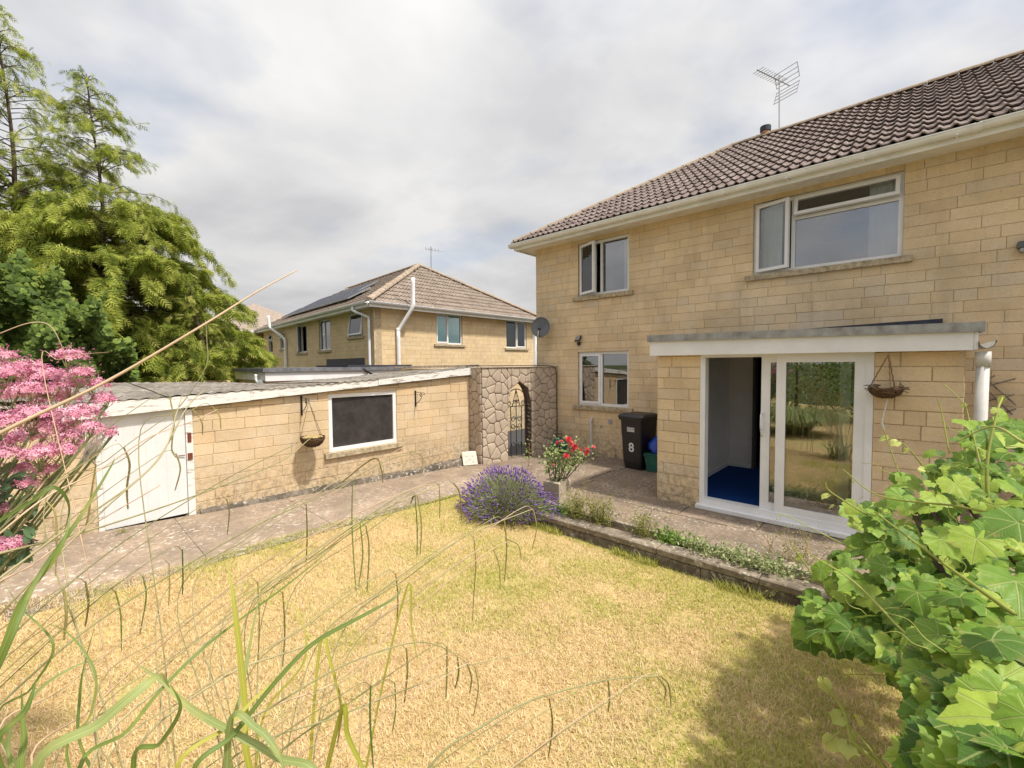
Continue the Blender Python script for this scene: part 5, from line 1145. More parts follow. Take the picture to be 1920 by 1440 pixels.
for i, (lay, d, s, p, px, py) in enumerate(LV):
    out = (EYE-p).normalized()*.38+Vector((.15, -.25, .95))+Vector((rg.gauss(0, .50), rg.gauss(0, .50), rg.gauss(0, .25))); nrm = out.normalized()
    a = rg.uniform(-1.3, 1.3); tip = (Vector((-.35, -.25, -.85))+CR*(-.5 if px < 1700 else .1)+Vector((rg.gauss(0, .55), rg.gauss(0, .55), rg.gauss(0, .3)))); tip = (tip-nrm*tip.dot(nrm)).normalized()
    sd_ = tip.cross(nrm).normalized(); Mx = Matrix((sd_, tip, nrm)).transposed()
    if i < 300:
        o = bpy.data.objects.new('leaf', vme[i % 4]); COL.objects.link(o); put(o, VN); k_ = s*2*.53
        o.matrix_basis = Matrix.Translation(p) @ Mx.to_4x4() @ Matrix.Diagonal((k_*rg.uniform(.92, 1.1), k_, k_*rg.uniform(.7, 1.4), 1))
    else: rp.append(p); rr_.append(np.array(Mx)); rs_.append(s*1.06); rn_.append(rg.random())
tag(scatter('leaf_mass', LO_V, LO_F, np.array(rp), np.array(rr_), np.array(rs_), 'vine_leaf', VN, rn_, True, LO_UV), kind='stuff')
# canes and shoots
def cane(pts, r, mat='vine_tendril', name='shoot'):
    P = smooth_path([at(*p) for p in pts], 6); n = len(P); m = MB(); m.tube(P, [r*(1-.6*i/n) for i in range(n)], 6); return m.build(name, mat, VN, True)
for pts, r in (([(1880, 1120, 2.2), (1850, 900, 2.25), (1868, 780, 2.3), (1880, 745, 2.35)], .009), ([(1780, 1000, 2.4), (1745, 900, 2.5), (1700, 838, 2.55), (1660, 820, 2.6)], .006), ([(1840, 880, 2.4), (1815, 780, 2.5), (1805, 755, 2.5), (1770, 720, 2.55)], .005),
               ([(1700, 1010, 2.4), (1600, 950, 2.5), (1555, 920, 2.55), (1548, 905, 2.55)], .006), ([(1640, 1180, 2.3), (1560, 1120, 2.4), (1490, 1030, 2.5), (1480, 1010, 2.5)], .005), ([(1640, 1050, 2.5), (1540, 1000, 2.6), (1470, 965, 2.7), (1455, 975, 2.7)], .004),
               ([(1660, 1440, 1.6), (1600, 1390, 1.65), (1580, 1330, 1.7), (1535, 1268, 1.75)], .009), ([(1700, 1500, 1.55), (1640, 1415, 1.6), (1590, 1365, 1.68), (1548, 1395, 1.7)], .005), ([(1920, 1330, 1.2), (1800, 1270, 1.4), (1700, 1190, 1.7), (1600, 1090, 2.1), (1520, 1040, 2.3)], .007), ([(1920, 980, 1.6), (1800, 950, 1.9), (1650, 930, 2.3), (1580, 880, 2.5)], .006),
               ([(1900, 1150, 1.4), (1760, 1050, 1.8), (1640, 960, 2.3)], .008), ([(1920, 830, 1.9), (1860, 800, 2.1), (1790, 830, 2.2)], .006), ([(1780, 1300, 1.8), (1700, 1270, 1.9), (1560, 1265, 1.95), (1530, 1272, 2.0)], .0025), ([(1690, 900, 2.5), (1665, 830, 2.55), (1655, 800, 2.55)], .004), ([(1780, 850, 2.4), (1765, 770, 2.45), (1755, 745, 2.45)], .004)):
    cane(pts, r)
for i in range(46):                                                # curling tendrils
    px, py = rg.uniform(1500, 1900), rg.uniform(760, 1250)
    if not inside((px, py), OUT): continue
    d = vdepth(px, py)-.06; p = at(px, py, d); v = Vector((rg.gauss(0, 1)-.4, rg.gauss(0, .6), rg.uniform(.1, 1))).normalized(); q = v.orthogonal().normalized(); L_ = rg.uniform(.08, .2)
    P = [p+v*L_*t+q*.018*math.sin(9*t)*t+v.cross(q)*.018*math.cos(9*t)*t for t in np.linspace(0, 1, 16)]; m = MB(); m.tube(P, [.0022*(1-.6*t) for t in np.linspace(0, 1, 16)], 5); m.build('tendril', 'vine_tendril', VN, True)
for k_ in range(5):
    b = Vector((.35+.25*k_, 2.4+.5*(k_ % 3), -.2)); t_ = at(1700+50*k_, 930+30*(k_ % 2), 2.4); m = MB(); m.tube(smooth_path([b, b*.6+t_*.4+Vector((.1, 0, .1)), t_], 6), .014, 6).build('cane', 'bark', VN, True)
# small young leaves at shoot tips
YV, YF, YUV = leaf_shape('vine', 12, .3, .2, 6); yp = []; 
for (px, py, d) in ((1560, 950, 2.5), (1550, 930, 2.5), (1575, 965, 2.5), (1700, 845, 2.5), (1680, 830, 2.55), (1600, 1385, 1.66), (1560, 1390, 1.7), (1545, 1280, 1.75), (1612, 1350, 1.7), (1500, 1045, 2.5), (1880, 750, 2.35), (1868, 770, 2.3), (1810, 760, 2.5), (1660, 822, 2.6), (1730, 880, 2.4), (1600, 905, 2.5), (1590, 1400, 1.66), (1600, 1410, 1.66), (1575, 1345, 1.7)): yp.append(at(px, py, d))
yp = np.array(yp); ny = len(yp); yr = basis(rdir(ny)*.6+np.array([[-.4, -.3, -.5]]), np.array([[0, -.5, 1.]])+rdir(ny)*.5)
scatter('young_leaves', YV, YF, yp, yr, RNG.uniform(.03, .06, ny), 'vine_tendril', VN, None, True, YUV)
# ================================================================ conifers behind the garage
FV = [(0, 0, 0)]; FF = []
npair = 4
for i in range(npair):
    t = i/npair; y = t*.86; w = .40*math.sin(math.pi*(t*.80+.16))
    for sgn in (-1, 1):
        b = len(FV); FV += [(sgn*.008, y-.05, -.25*y*y), (sgn*.008, y+.09, -.25*y*y), (sgn*w, y+w*.85, -.25*y*y-.28*w)]; FF.append((b, b+1, b+2))
b = len(FV); FV += [(-.03, .80, -.16), (.03, .80, -.16), (0, 1.08, -.31)]; FF.append((b, b+1, b+2))
def conifer(base, H, Rm, label, seed, nb, fr_per, lean=0., bot=.08, group='conifers behind the garage', shape=.85):
    rg = random.Random(seed); T = thing('conifer_tree', label, 'tree', base, group); base = Vector(base)
    tr = MB(); n = 14; P = [base+Vector((.10*math.sin(i*.8+seed), .1*math.cos(i*.7), H*i/(n-1))) for i in range(n)]; tr.tube(P, [.17*(1-i/n)**1.7+.012 for i in range(n)], 8); tr.build('trunk', 'bark', T, True)
    br = MB(); pos = []; fw = []; up = []; sc_ = []; rn = []
    for k_ in range(nb):
        f = bot+(1-bot)*((k_+rg.random())/nb)**1.0; f = min(f, .985); a = rg.uniform(0, 6.283); z = H*f
        if f > .72 and rg.random() < .28: continue
        Ln = Rm*float(np.interp(f, (0, .3, .5, .65, .76, .86, 1), (1, 1, .86, .64, .40, .20, .05)))*rg.uniform(.6, 1.2)+.10+(.35 if rg.random() < .10 and f > .5 else 0); o = base+Vector((.10*math.sin((f*13)*.8+seed), .1*math.cos(f*13*.7), z)); d = Vector((math.cos(a), math.sin(a), 0))
        rise = rg.uniform(.05, .38)+(.3 if f > .75 else 0); pts = []
        for j in range(7):
            t = j/6; pts.append(o+d*(Ln*t)+Vector((0, 0, Ln*(rise*t-.55*t*t*t*rg.uniform(.5, 1.1)))))
        br.tube(pts, [(.022 if f < .65 else .010)*(1-t/7)+.003 for t in range(7)], 4, cap=False)
        nf = max(4, int(fr_per*Ln*(1.6 if f < .62 else .9 if f < .72 else .5)))
        for j in range(nf):
            t = rg.uniform(.12, 1.0)**.65; q = t*6; i0 = min(int(q), 5); p = pts[i0].lerp(pts[i0+1], q-i0); tg = (pts[i0+1]-pts[i0]).normalized()
            sd_ = tg.cross(Vector((0, 0, 1))).normalized()*rg.choice((-1, 1))
            v = tg*rg.uniform(.2, 1.)+sd_*rg.uniform(.1, 1.1)*(1-.5*t)+Vector((rg.gauss(0, .25), rg.gauss(0, .25), -rg.uniform(-.15, .95)))
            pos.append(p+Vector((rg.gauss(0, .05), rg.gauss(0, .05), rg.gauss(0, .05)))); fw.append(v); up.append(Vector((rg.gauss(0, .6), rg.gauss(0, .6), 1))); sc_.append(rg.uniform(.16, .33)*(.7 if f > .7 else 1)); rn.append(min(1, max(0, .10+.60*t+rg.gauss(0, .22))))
    br.build('branches', 'bark', T)
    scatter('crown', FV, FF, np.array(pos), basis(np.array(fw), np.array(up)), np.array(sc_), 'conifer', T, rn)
    return T
tb = at(200, 720, 11.5); conifer((tb.x, tb.y, -.98), 10.35, 3.5, 'feathery conifer with a bare leader, the right-hand of the two behind the garage', 3, 330, 62)
tb = at(40, 720, 11.2); conifer((tb.x, tb.y, -.98), 11.9, 3.3, 'taller conifer with a thin top at the left edge of the picture', 5, 300, 58)
tb = at(375, 720, 11.4); conifer((tb.x, tb.y, -.98), 5.0, 1.35, 'short drooping conifer in front of the distant house', 8, 130, 52, bot=.2)
tb = at(-170, 720, 10.5); conifer((tb.x, tb.y, -.98), 10., 3.0, 'conifer mostly beyond the left edge of the picture', 9, 130, 40)
# ivy over the lower left of the conifers
IV = thing('ivy', 'dark glossy ivy covering the lower conifers at the left', 'ivy', (-14, -.5, -1))
IVL, IVF, _ = leaf_shape('x', 8, .1, .2, 2); n = 12000; ip = []; inn = []
rgi = np.random.default_rng(4)
for i in range(n):
    px = rgi.uniform(-260, 255); top = 455+40*math.sin(px*.02)+22*math.sin(px*.09+1)+(.0 if px < 90 else (px-90)*1.5)+abs(rgi.normal())*28; py = rgi.uniform(top, 765); 
    cx_ = (px+260)/515; d = 7.75+.4*math.sin(px*.021+py*.013)+.5*math.sin(px*.05)*math.cos(py*.04)+rgi.uniform(0, .45)
    ip.append(at(px, py, d)); inn.append((EYE-ip[-1]).normalized()*.8+Vector((.3, 0, .8)))
ip = np.array(ip); inn = np.array(inn)+RNG.normal(size=(n, 3))*.45
scatter('leaves', IVL, IVF, ip, basis(np.cross(inn, rdir(n))+np.array([[0, 0, -.4]]), inn), RNG.uniform(.055, .11, n), 'ivy', IV, None, True)
m = MB()
for i in range(10): m.tube(smooth_path([at(-100+i*35, 1000, 9.7), at(-90+i*33, 720, 9.8), at(-80+i*30+20*math.sin(i), 560, 9.9)], 4), .03, 5)
m.build('stems', 'bark', IV)
# ================================================================ lavender
LA = thing('lavender_bush', 'grey-green lavender bush in purple flower at the corner of the lawn', 'lavender', (-4.22, 4.38, -.1))
def stems_mesh(name, parent, base, tips, w, mat, bend=.15, rnd=None):
    n = len(base); mid = (base+tips)/2+RNG.normal(size=(n, 3))*bend*np.linalg.norm(tips-base, axis=1)[:, None]*.3; s = np.cross(tips-base, RNG.normal(size=(n, 3))); s = s/np.linalg.norm(s, axis=1, keepdims=True)*w
    V = np.stack([base-s, base+s, mid-s*.8, mid+s*.8, tips], 1); F = (np.array([(0, 1, 3), (0, 3, 2), (2, 3, 4)])[None]+(np.arange(n)*5)[:, None, None]).reshape(-1, 3)
    r = RNG.random(n) if rnd is None else rnd
    return np_mesh(name, V, F, mat, parent, np.repeat(r, 3))
n = 2600; a = RNG.uniform(0, 6.283, n); ph = np.arccos(RNG.uniform(.02, 1, n)); c0 = np.array([-4.17, 4.40, -.06])
dirs = np.stack([np.sin(ph)*np.cos(a), np.sin(ph)*np.sin(a), np.cos(ph)], 1); Ls = RNG.uniform(.8, 1.04, n)
lump = 1+.16*np.sin(3*a+1)*np.sin(ph)+.09*np.sin(7*a)
tips = c0+dirs*np.stack([.68*Ls*lump, .56*Ls*lump, .60*Ls], 1); bases = c0+dirs*np.array([[.28, .26, .18]])+RNG.normal(size=(n, 3))*.05; bases[:, 2] = np.maximum(bases[:, 2], -.1)
stems_mesh('stems', LA, bases, tips, .0035, 'grey_leaf')
n2 = 4200; li = RNG.integers(0, n, n2); t = RNG.uniform(.2, .8, n2)[:, None]; lp = bases[li]*(1-t)+tips[li]*t
stems_mesh('leaves', LA, lp, lp+dirs[li]*.09+RNG.normal(size=(n2, 3))*.03, .004, 'grey_leaf')
SPV = [(0, 0, 0), (.5, 0, .3), (-.25, .43, .3), (-.25, -.43, .3), (.42, 0, .7), (-.21, .36, .7), (-.21, -.36, .7), (0, 0, 1)]; SPF = [(0, 2, 1), (0, 3, 2), (0, 1, 3), (1, 2, 5), (1, 5, 4), (2, 3, 6), (2, 6, 5), (3, 1, 4), (3, 4, 6), (4, 5, 7), (5, 6, 7), (6, 4, 7)]
fl = RNG.random(n) < np.where(ph < .9, .42, .58); q = tips[fl]; dq = dirs[fl]+RNG.normal(size=(fl.sum(), 3))*.2; bz = basis(np.cross(dq, rdir(len(dq))), dq); 
scatter('flower_spikes', SPV, SPF, q-dirs[fl]*.01, bz, np.stack([np.full(len(q), .016), np.full(len(q), .016), RNG.uniform(.04, .075, len(q))], 1), 'lavender_flower', LA)
# ================================================================ rose
RO = thing('rose_bush', 'rose bush with coral red blooms beside the planter block', 'rose', (-3.9, 5.25, 0))
rb = Vector((-4.0, 5.30, .05)); TP = [(1032, 835), (1050, 828), (1072, 826), (1090, 850), (1105, 848), (1060, 870), (1040, 850), (1085, 838), (1072, 845), (1025, 860), (1050, 855)]
tips_ = [at(px, py, 6.35+.08*math.sin(i*2.1)) for i, (px, py) in enumerate(TP)]
for i, tpt in enumerate(tips_):
    m = MB(); mid = rb.lerp(tpt, .5)+Vector((.03*math.sin(i), .03*math.cos(i), -.05)); m.tube(smooth_path([rb+Vector((.03*math.cos(i), .03*math.sin(i), -.05)), mid, tpt], 5), [.009-.0004*j for j in range(11)], 5).build('stem', 'bark', RO, True)
EL, EF, _ = leaf_shape('x', 8, .2, .2, 1); lp = []; rg = random.Random(4)
for i in range(620):
    tpt = rg.choice(tips_); t = rg.uniform(.5, 1.06); lp.append(rb.lerp(tpt, t)+Vector((rg.gauss(0, .05), rg.gauss(0, .06), rg.gauss(0, .045))))
lp = np.array(lp); nn_ = rdir(len(lp))*.7+np.array([[.2, -.3, .9]]); scatter('leaves', EL, EF, lp, basis(np.cross(nn_, rdir(len(lp))), nn_), RNG.uniform(.022, .042, len(lp)), 'rose_leaf', RO, None, True)
PV = []; PF = []
for layer, (r_, h, k_) in enumerate(((.25, .75, 4), (.55, .62, 5), (.85, .38, 6), (1.0, .12, 6))):
    for j in range(k_):
        a = 2*math.pi*(j+.5*layer)/k_; da = math.pi/k_*1.25; b = len(PV)
        PV += [(.08*math.cos(a), .08*math.sin(a), -.1)]+[(r_*f_*math.cos(a+e*da), r_*f_*math.sin(a+e*da), z_) for (e, f_, z_) in ((-1, .62, h*.55), (-.55, 1, h), (.0, 1.08, h*1.05), (.55, 1, h), (1, .62, h*.55))]
        PF += [(b, b+1, b+2), (b, b+2, b+3), (b, b+3, b+4), (b, b+4, b+5)]
pm = mesh_from('bloom', np.array(PV), PF, 'rose_petal')
for i, (px, py, s) in enumerate(((1046, 831, .040), (1053, 828, .032), (1066, 824, .045), (1072, 832, .05), (1078, 838, .045), (1075, 845, .04), (1088, 845, .038), (1101, 850, .05), (1100, 843, .04), (1062, 855, .044), (1113, 838, .028), (1038, 872, .03))):
    o = bpy.data.objects.new('bloom', pm); COL.objects.link(o); put(o, RO); o.location = at(px, py, 6.22); o.rotation_euler = (rg.uniform(.3, 1.1), rg.uniform(-.5, .5), rg.uniform(0, 6)); o.scale = (s, s, s*1.1)
def young_rose():
    t = thing('rose_shoot', 'thin leafy rose shoot in front of the iron gate', 'plant', on_z(990, 878, -.05)); b = on_z(990, 878, -.05); tp_ = at(992, 832, 7.3)
    m = MB(); m.tube(smooth_path([b, b.lerp(tp_, .5)+Vector((.02, 0, 0)), tp_], 5), .005, 5).build('stem', 'dry_stem', t)
    q = np.array([b.lerp(tp_, rg.uniform(.4, 1.05))+Vector((rg.gauss(0, .05), rg.gauss(0, .05), rg.gauss(0, .03))) for i in range(40)]); n_ = rdir(40)+np.array([[0, -.3, .8]]); scatter('leaves', EL, EF, q, basis(np.cross(n_, rdir(40)), n_), RNG.uniform(.02, .035, 40), 'rose_leaf', t, None, True)
young_rose()
# ================================================================ weeds in the bed
def weed(px, py, z, h, w, n, mat, label, seed, lsize=.022, leaves=14, group=None, dry=0):
    b = on_z(px, py, z); t = thing('weed_plant', label, 'plant', b, group); rg = np.random.default_rng(seed)
    bs = np.array(b)[None]+np.stack([rg.normal(size=n)*w*.35, rg.normal(size=n)*.05, np.zeros(n)], 1); tp_ = bs+np.stack([rg.normal(size=n)*w*.5, rg.normal(size=n)*w*.35, h*rg.uniform(.5, 1.05, n)], 1)
    stems_mesh('stems', t, bs, tp_, .0028, 'dry_stem' if dry else mat)
    li = rg.integers(0, n, n*leaves); tt = rg.uniform(.1, 1, n*leaves)[:, None]; q = bs[li]*(1-tt)+tp_[li]*tt+rg.normal(size=(n*leaves, 3))*.012
    nn_ = rdir(len(q))*.8+np.array([[0, -.2, .8]]); scatter('leaves', EL*np.array([[.55, 1.3, 1]]), EF, q, basis(np.cross(nn_, rdir(len(q))), nn_), rg.uniform(.6, 1.2, len(q))*lsize, mat, t, rg.random(len(q)), True)
weed(1085, 975, -.03, .42, .22, 60, 'weed', 'tall yellow-green weed right of the planter block', 1)
weed(1125, 985, -.03, .40, .22, 70, 'weed', 'bushy yellow-green weed in the bed, widest of the three', 2)
weed(1205, 1008, -.03, .34, .20, 60, 'weed', 'sparse pale weed leaning over the low wall', 3, .018)
weed(1050, 965, -.03, .16, .18, 50, 'weed_green', 'low bright green weed at the foot of the planter block', 4)
weed(1100, 950, -.02, .62, .06, 7, 'weed', 'dry brown seed stalk rising behind the rose weeds', 5, .014, 16, dry=1)
weed(1170, 985, -.02, .60, .03, 3, 'weed', 'single pale seed stalk leaning over the patio', 6, .010, 12, dry=1)
for i, (px, py, w, lab) in enumerate(((1265, 1020, .2, 'low green ground cover at the left end of the kerb'), (1325, 1040, .3, 'clump of variegated periwinkle in the bed'), (1390, 1060, .3, 'variegated periwinkle trailing over the low wall'), (1450, 1075, .3, 'variegated periwinkle beside the vine'))):
    weed(px, py, -.03, .17, w, 70, 'weed_green' if i == 0 else 'variegated', lab, 20+i, .026, 10)
weed(1490, 1060, -.03, .42, .35, 40, 'weed', 'reddish dry weed stems rising by the vine', 31, .016, 14, dry=1)
weed(1440, 1115, -.16, .16, .05, 12, 'green_grass', 'small grass tuft at the right end of the low wall', 32, .02, 6)
weed(480, 938, .03, .12, .10, 14, 'weed', 'tiny dry weed in the joint below the garage basket', 41, .014, 8)
weed(640, 917, -.01, .08, .12, 14, 'weed_green', 'tiny green weed under the garage window footing', 42, .012, 8)
weed(365, 962, .06, .10, .10, 12, 'weed', 'small dry weed at the right post of the white door', 43, .014, 8)
weed(225, 1000, .09, .07, .12, 12, 'weed', 'small dry weed at the left foot of the white door', 44, .012, 8)
# ================================================================ red valerian at the left edge
VA = thing('red_valerian', 'pink red valerian in full flower at the left edge', 'flowers', at(-420, 1560, 1.8))
heads = [(130, 668, 34), (45, 690, 40), (0, 665, 30), (85, 705, 45), (150, 700, 30), (25, 735, 48), (110, 745, 46), (175, 720, 30), (60, 775, 46), (150, 775, 44), (0, 790, 40), (195, 745, 20), (100, 800, 42), (40, 820, 40), (140, 815, 42), (0, 850, 36), (75, 850, 38), (120, 845, 34), (30, 880, 34), (170, 800, 22), (90, 880, 26), (15, 955, 30), (20, 1020, 32), (-40, 740, 60), (-40, 830, 60), (-50, 920, 50), (60, 730, 40), (130, 720, 36), (200, 750, 16), (170, 830, 18), (55, 905, 22), (5, 700, 36), (-30, 690, 40), (195, 808, 16), (208, 812, 10), (5, 1055, 22)]
FLV = [(0, 0, -.6)]; FLF = []
for j in range(5):
    a = 2*math.pi*j/5; b = len(FLV); FLV += [(.15*math.cos(a-.6), .15*math.sin(a-.6), 0), (math.cos(a-.28), math.sin(a-.28), .18), (math.cos(a+.28), math.sin(a+.28), .18), (.15*math.cos(a+.6), .15*math.sin(a+.6), 0)]; FLF += [(b, b+1, b+2), (b, b+2, b+3)]
rv = np.random.default_rng(6); fp = []; fn = []; rnv = []; root = at(-420, 1560, 1.8); stem_b = []; stem_t = []
for i, (px, py, r_) in enumerate(heads):
    d = 1.55+.25*rv.random()+(.15 if py < 750 else 0); c = at(px, py, d); rad = r_*.84/FOC*d; k_ = int(110*(r_/40)**2)+20
    stem = (c-root).normalized()
    m = MB(); mid = root.lerp(c, .55)+Vector((0, 0, -.02)); m.tube(smooth_path([root+Vector((rv.normal()*.06, rv.normal()*.06, 0)), mid, c-Vector((0, 0, rad*.9))], 5), .0045, 5).build('stem', 'valerian_stem', VA, True)
    for j in range(k_):
        v = Vector(rv.normal(size=3)).normalized(); v.z = abs(v.z)*.9-.25; p = c+Vector((v.x, v.y, v.z*.72))*rad*(rv.uniform(.55, 1.03) if j % 3 else rv.uniform(.3, .9)); fp.append(p); fn.append(v+Vector((0, 0, .35))); rnv.append(min(1, max(0, rv.normal()*.22+.5+.25*v.z)))
    for j in range(int(16*(r_/40)+5)): stem_b.append(c-Vector((0, 0, rad*1.1))); stem_t.append(c+Vector(rv.normal(size=3)).normalized()*rad*.85)
fp = np.array(fp); fn = np.array(fn)+RNG.normal(size=(len(fp), 3))*.25
scatter('flowers', FLV, FLF, fp, basis(np.cross(fn, rdir(len(fp))), fn), RNG.uniform(.008, .013, len(fp)), 'pink_flower', VA, rnv)
bp = fp+RNG.normal(size=fp.shape)*.012; scatter('buds', SPV, SPF, bp, basis(np.cross(fn, rdir(len(fp))), fn), np.stack([np.full(len(fp), .004), np.full(len(fp), .004), np.full(len(fp), .013)], 1), 'pink_bud', VA)
tag(stems_mesh('flower_stalks', VA, np.array(stem_b), np.array(stem_t), .0016, 'valerian_stem'), kind='stuff')
pale = [at(170+rv.uniform(-15, 45), 815+rv.uniform(-25, 30), 1.62+rv.uniform(-.05, .05)) for i in range(120)]; c_ = at(165, 860, 1.62); stems_mesh('seed_heads', VA, np.array([c_]*120)+RNG.normal(size=(120, 3))*.01, np.array(pale), .0013, 'white_cable')
vl = np.array([at(rv.uniform(-80, 60), rv.uniform(880, 1060), 1.7+rv.uniform(-.1, .1)) for i in range(150)]); nn_ = rdir(150)*.7+np.array([[.4, -.2, .8]]); scatter('leaves', EL*np.array([[.6, 1.5, 1]]), EF, vl, basis(np.cross(nn_, rdir(150)), nn_), RNG.uniform(.03, .055, 150), 'valerian_leaf', VA, None, True)
# ================================================================ pendulous sedge in the foreground
SG = thing('pendulous_sedge', 'arching pendulous sedge with drooping spikes in the foreground', 'sedge', (-1.1, .35, -.18))
SB = Vector((-1.15, .30, -.17)); _s2 = at(-520, 1500, 1.25); SB2 = Vector((_s2.x, _s2.y, -.17))
def clump(x, y): return SB2 if (x < 70 and y < 1330) else SB
rsg = random.Random(12)
def from_left(pts, d0):                                         # stems that enter from the left rise from a second clump further left
    (x0, y0), (x1, y1) = pts[0], pts[1]; l = math.hypot(x0-x1, y0-y1); ux, uy = (x0-x1)/l, (y0-y1)/l; ux = min(ux, -.45)
    a = at(x0+ux*170, y0+uy*170+15, d0*.98); b = at(x0+ux*330-40, y0+uy*330+120, d0*.97); g = Vector((b.x-.1, b.y-.05, -.17))
    return [g, b, a]
def stem(pts, d0, d1, r, mat='sedge_stem', root=True, name='stem'):
    n = len(pts); P = [at(x, y, d0+(d1-d0)*i/max(1, n-1)) for i, (x, y) in enumerate(pts)]
    if root and pts[0][0] < 70 and pts[0][1] < 1330: P = from_left(pts, d0)+P
    elif root:
        j = Vector((rsg.gauss(0, .10), rsg.gauss(0, .10), 0)); b = clump(*pts[0])+j; P = [b, b.lerp(P[0], .55)+Vector((0, 0, .18))]+P
    Q = smooth_path(P, 7); k_ = len(Q); m = MB(); m.tube(Q, [r*(1.15-.75*i/k_) for i in range(k_)], 6); return m.build(name, mat, SG, True)
def blade(pts, d0, d1, w, mat='sedge_green', root=True, twist=0.):
    n = len(pts); P = [at(x, y, d0+(d1-d0)*i/max(1, n-1)) for i, (x, y) in enumerate(pts)]
    if root and pts[0][0] < 70 and pts[0][1] < 1330: P = from_left(pts, d0)+P
    elif root:
        b = clump(*pts[0])+Vector((rsg.gauss(0, .10), rsg.gauss(0, .10), 0)); P = [b, b.lerp(P[0], .55)+Vector((0, 0, .15))]+P
    Q = smooth_path(P, 7); k_ = len(Q); V = []
    for i, p in enumerate(Q):
        t = (Q[min(i+1, k_-1)]-Q[max(i-1, 0)]).normalized(); nn_ = ((EYE-p).normalized()+Vector((0, 0, .5))).normalized(); s = t.cross(nn_).normalized(); u = s.cross(t)
        a = twist*i/k_; s, u = s*math.cos(a)+u*math.sin(a), u*math.cos(a)-s*math.sin(a); f = i/(k_-1); ww = w*min(1, (1-f)*3.2+.04)*(.75+.25*min(1, f*5))
        V += [p-s*ww/2+u*ww*.16, p, p+s*ww/2+u*ww*.16]
    F = [(3*i+q, 3*i+q+1, 3*i+4+q, 3*i+3+q) for i in range(k_-1) for q in (0, 1)]
    uv = [(u_, i/k_*3) for i in range(k_) for u_ in (0, .5, 1)]
    return np_mesh('leaf_blade', [tuple(v) for v in V], F, mat.replace('sedge', 'blade'), SG, smooth=True, uv=uv)
def spike(pts, d, r=.0032, mat='sedge_spike'):
    P = smooth_path([at(x, y, d) for x, y in pts], 8); k_ = len(P); m = MB(); m.tube(P, [max(.0009, r*(.35+.65*math.sin(math.pi*min(1, .12+.88*i/k_))**.5)*(1+.16*(i % 2))) for i in range(k_)], 6)
    for i in range(2, k_-1):                                    # little seed scales standing off the spike
        p = P[i]; 
        for q in range(3):
            v = Vector((rsg.gauss(0, 1), rsg.gauss(0, 1), -.2)).normalized(); m.tube([p+v*r*.6, p+v*r*1.5+Vector((0, 0, -r*1.2))], [r*.35, r*.06], 4, cap=False)
    x0, y0 = pts[0]; q = rsg.uniform(.8, 1.2)
    if x0 > 150: stem([(x0-330*q, y0+235*q), (x0-190*q, y0+112*q), (x0-70, y0+28), (x0-16, y0-5), (x0, y0+3)], d*.86, d, .0018, 'straw_stem' if rsg.random() < .2 else 'sedge_stem')
    return m.build('spike', mat, SG)
stem([(-260, 960), (0, 812), (200, 715), (380, 610), (480, 548), (556, 507)], .95, 1.55, .0048, 'straw_stem', root=False)
for pts, d0, d1, r in (
    ([(0, 1038), (150, 1000), (350, 935), (520, 868), (582, 822)], 1.15, 1.8, .0036), ([(-60, 1130), (100, 1010), (280, 880), (350, 765), (385, 730)], 1.0, 1.5, .0036), ([(40, 1110), (190, 960), (300, 858), (330, 778), (342, 740)], 1.0, 1.45, .003),
    ([(0, 1000), (90, 930), (180, 885), (280, 820), (360, 790), (408, 768)], 1.1, 1.5, .003), ([(60, 1440), (170, 1330), (290, 1220), (480, 1065), (661, 967), (778, 915), (823, 908)], 1.05, 1.75, .0032), ([(170, 1440), (330, 1262), (500, 1102), (661, 986), (778, 928), (850, 905)], 1.05, 1.8, .0035),
    ([(100, 1440), (260, 1290), (420, 1160), (560, 1040), (640, 985)], 1.15, 1.6, .003), ([(250, 1440), (420, 1270), (594, 1200), (740, 1090), (875, 1005), (999, 954)], 1.05, 1.7, .0036), ([(330, 1440), (500, 1330), (642, 1270), (780, 1140), (924, 1029), (975, 1013)], 1.1, 1.65, .003),
    ([(330, 1440), (500, 1331), (640, 1250), (762, 1207), (822, 1211), (879, 1245)], 1.05, 1.4, .0028), ([(800, 1445), (912, 1357), (1000, 1312), (1140, 1275), (1240, 1268)], 1.1, 1.35, .0036), ([(420, 1440), (642, 1340), (800, 1278), (875, 1249), (1000, 1222)], 1.1, 1.5, .0026),
    ([(0, 1215), (100, 1120), (240, 1010), (420, 900), (560, 830)], 1.0, 1.6, .0028), ([(0, 1320), (150, 1190), (300, 1090), (480, 985), (600, 930), (730, 862), (790, 850)], 1.0, 1.8, .003), ([(0, 1390), (120, 1290), (300, 1150), (380, 1100)], 1.05, 1.4, .0028), ([(0, 1090), (60, 1060), (130, 1010), (300, 910)], .95, 1.2, .0028),
    ([(200, 1440), (380, 1290), (560, 1180), (661, 1102), (740, 1070)], 1.1, 1.5, .0026), ([(0, 625), (60, 605), (95, 612), (118, 655), (125, 690)], 1.6, 1.7, .0022), ([(80, 690), (110, 675), (150, 665), (205, 660)], 1.7, 1.75, .0018), ([(260, 830), (330, 770), (385, 690), (388, 640), (385, 600)], 1.5, 1.6, .0018)):
    stem(pts, d0, d1, r, 'straw_stem' if rsg.random() < .35 else 'sedge_stem')
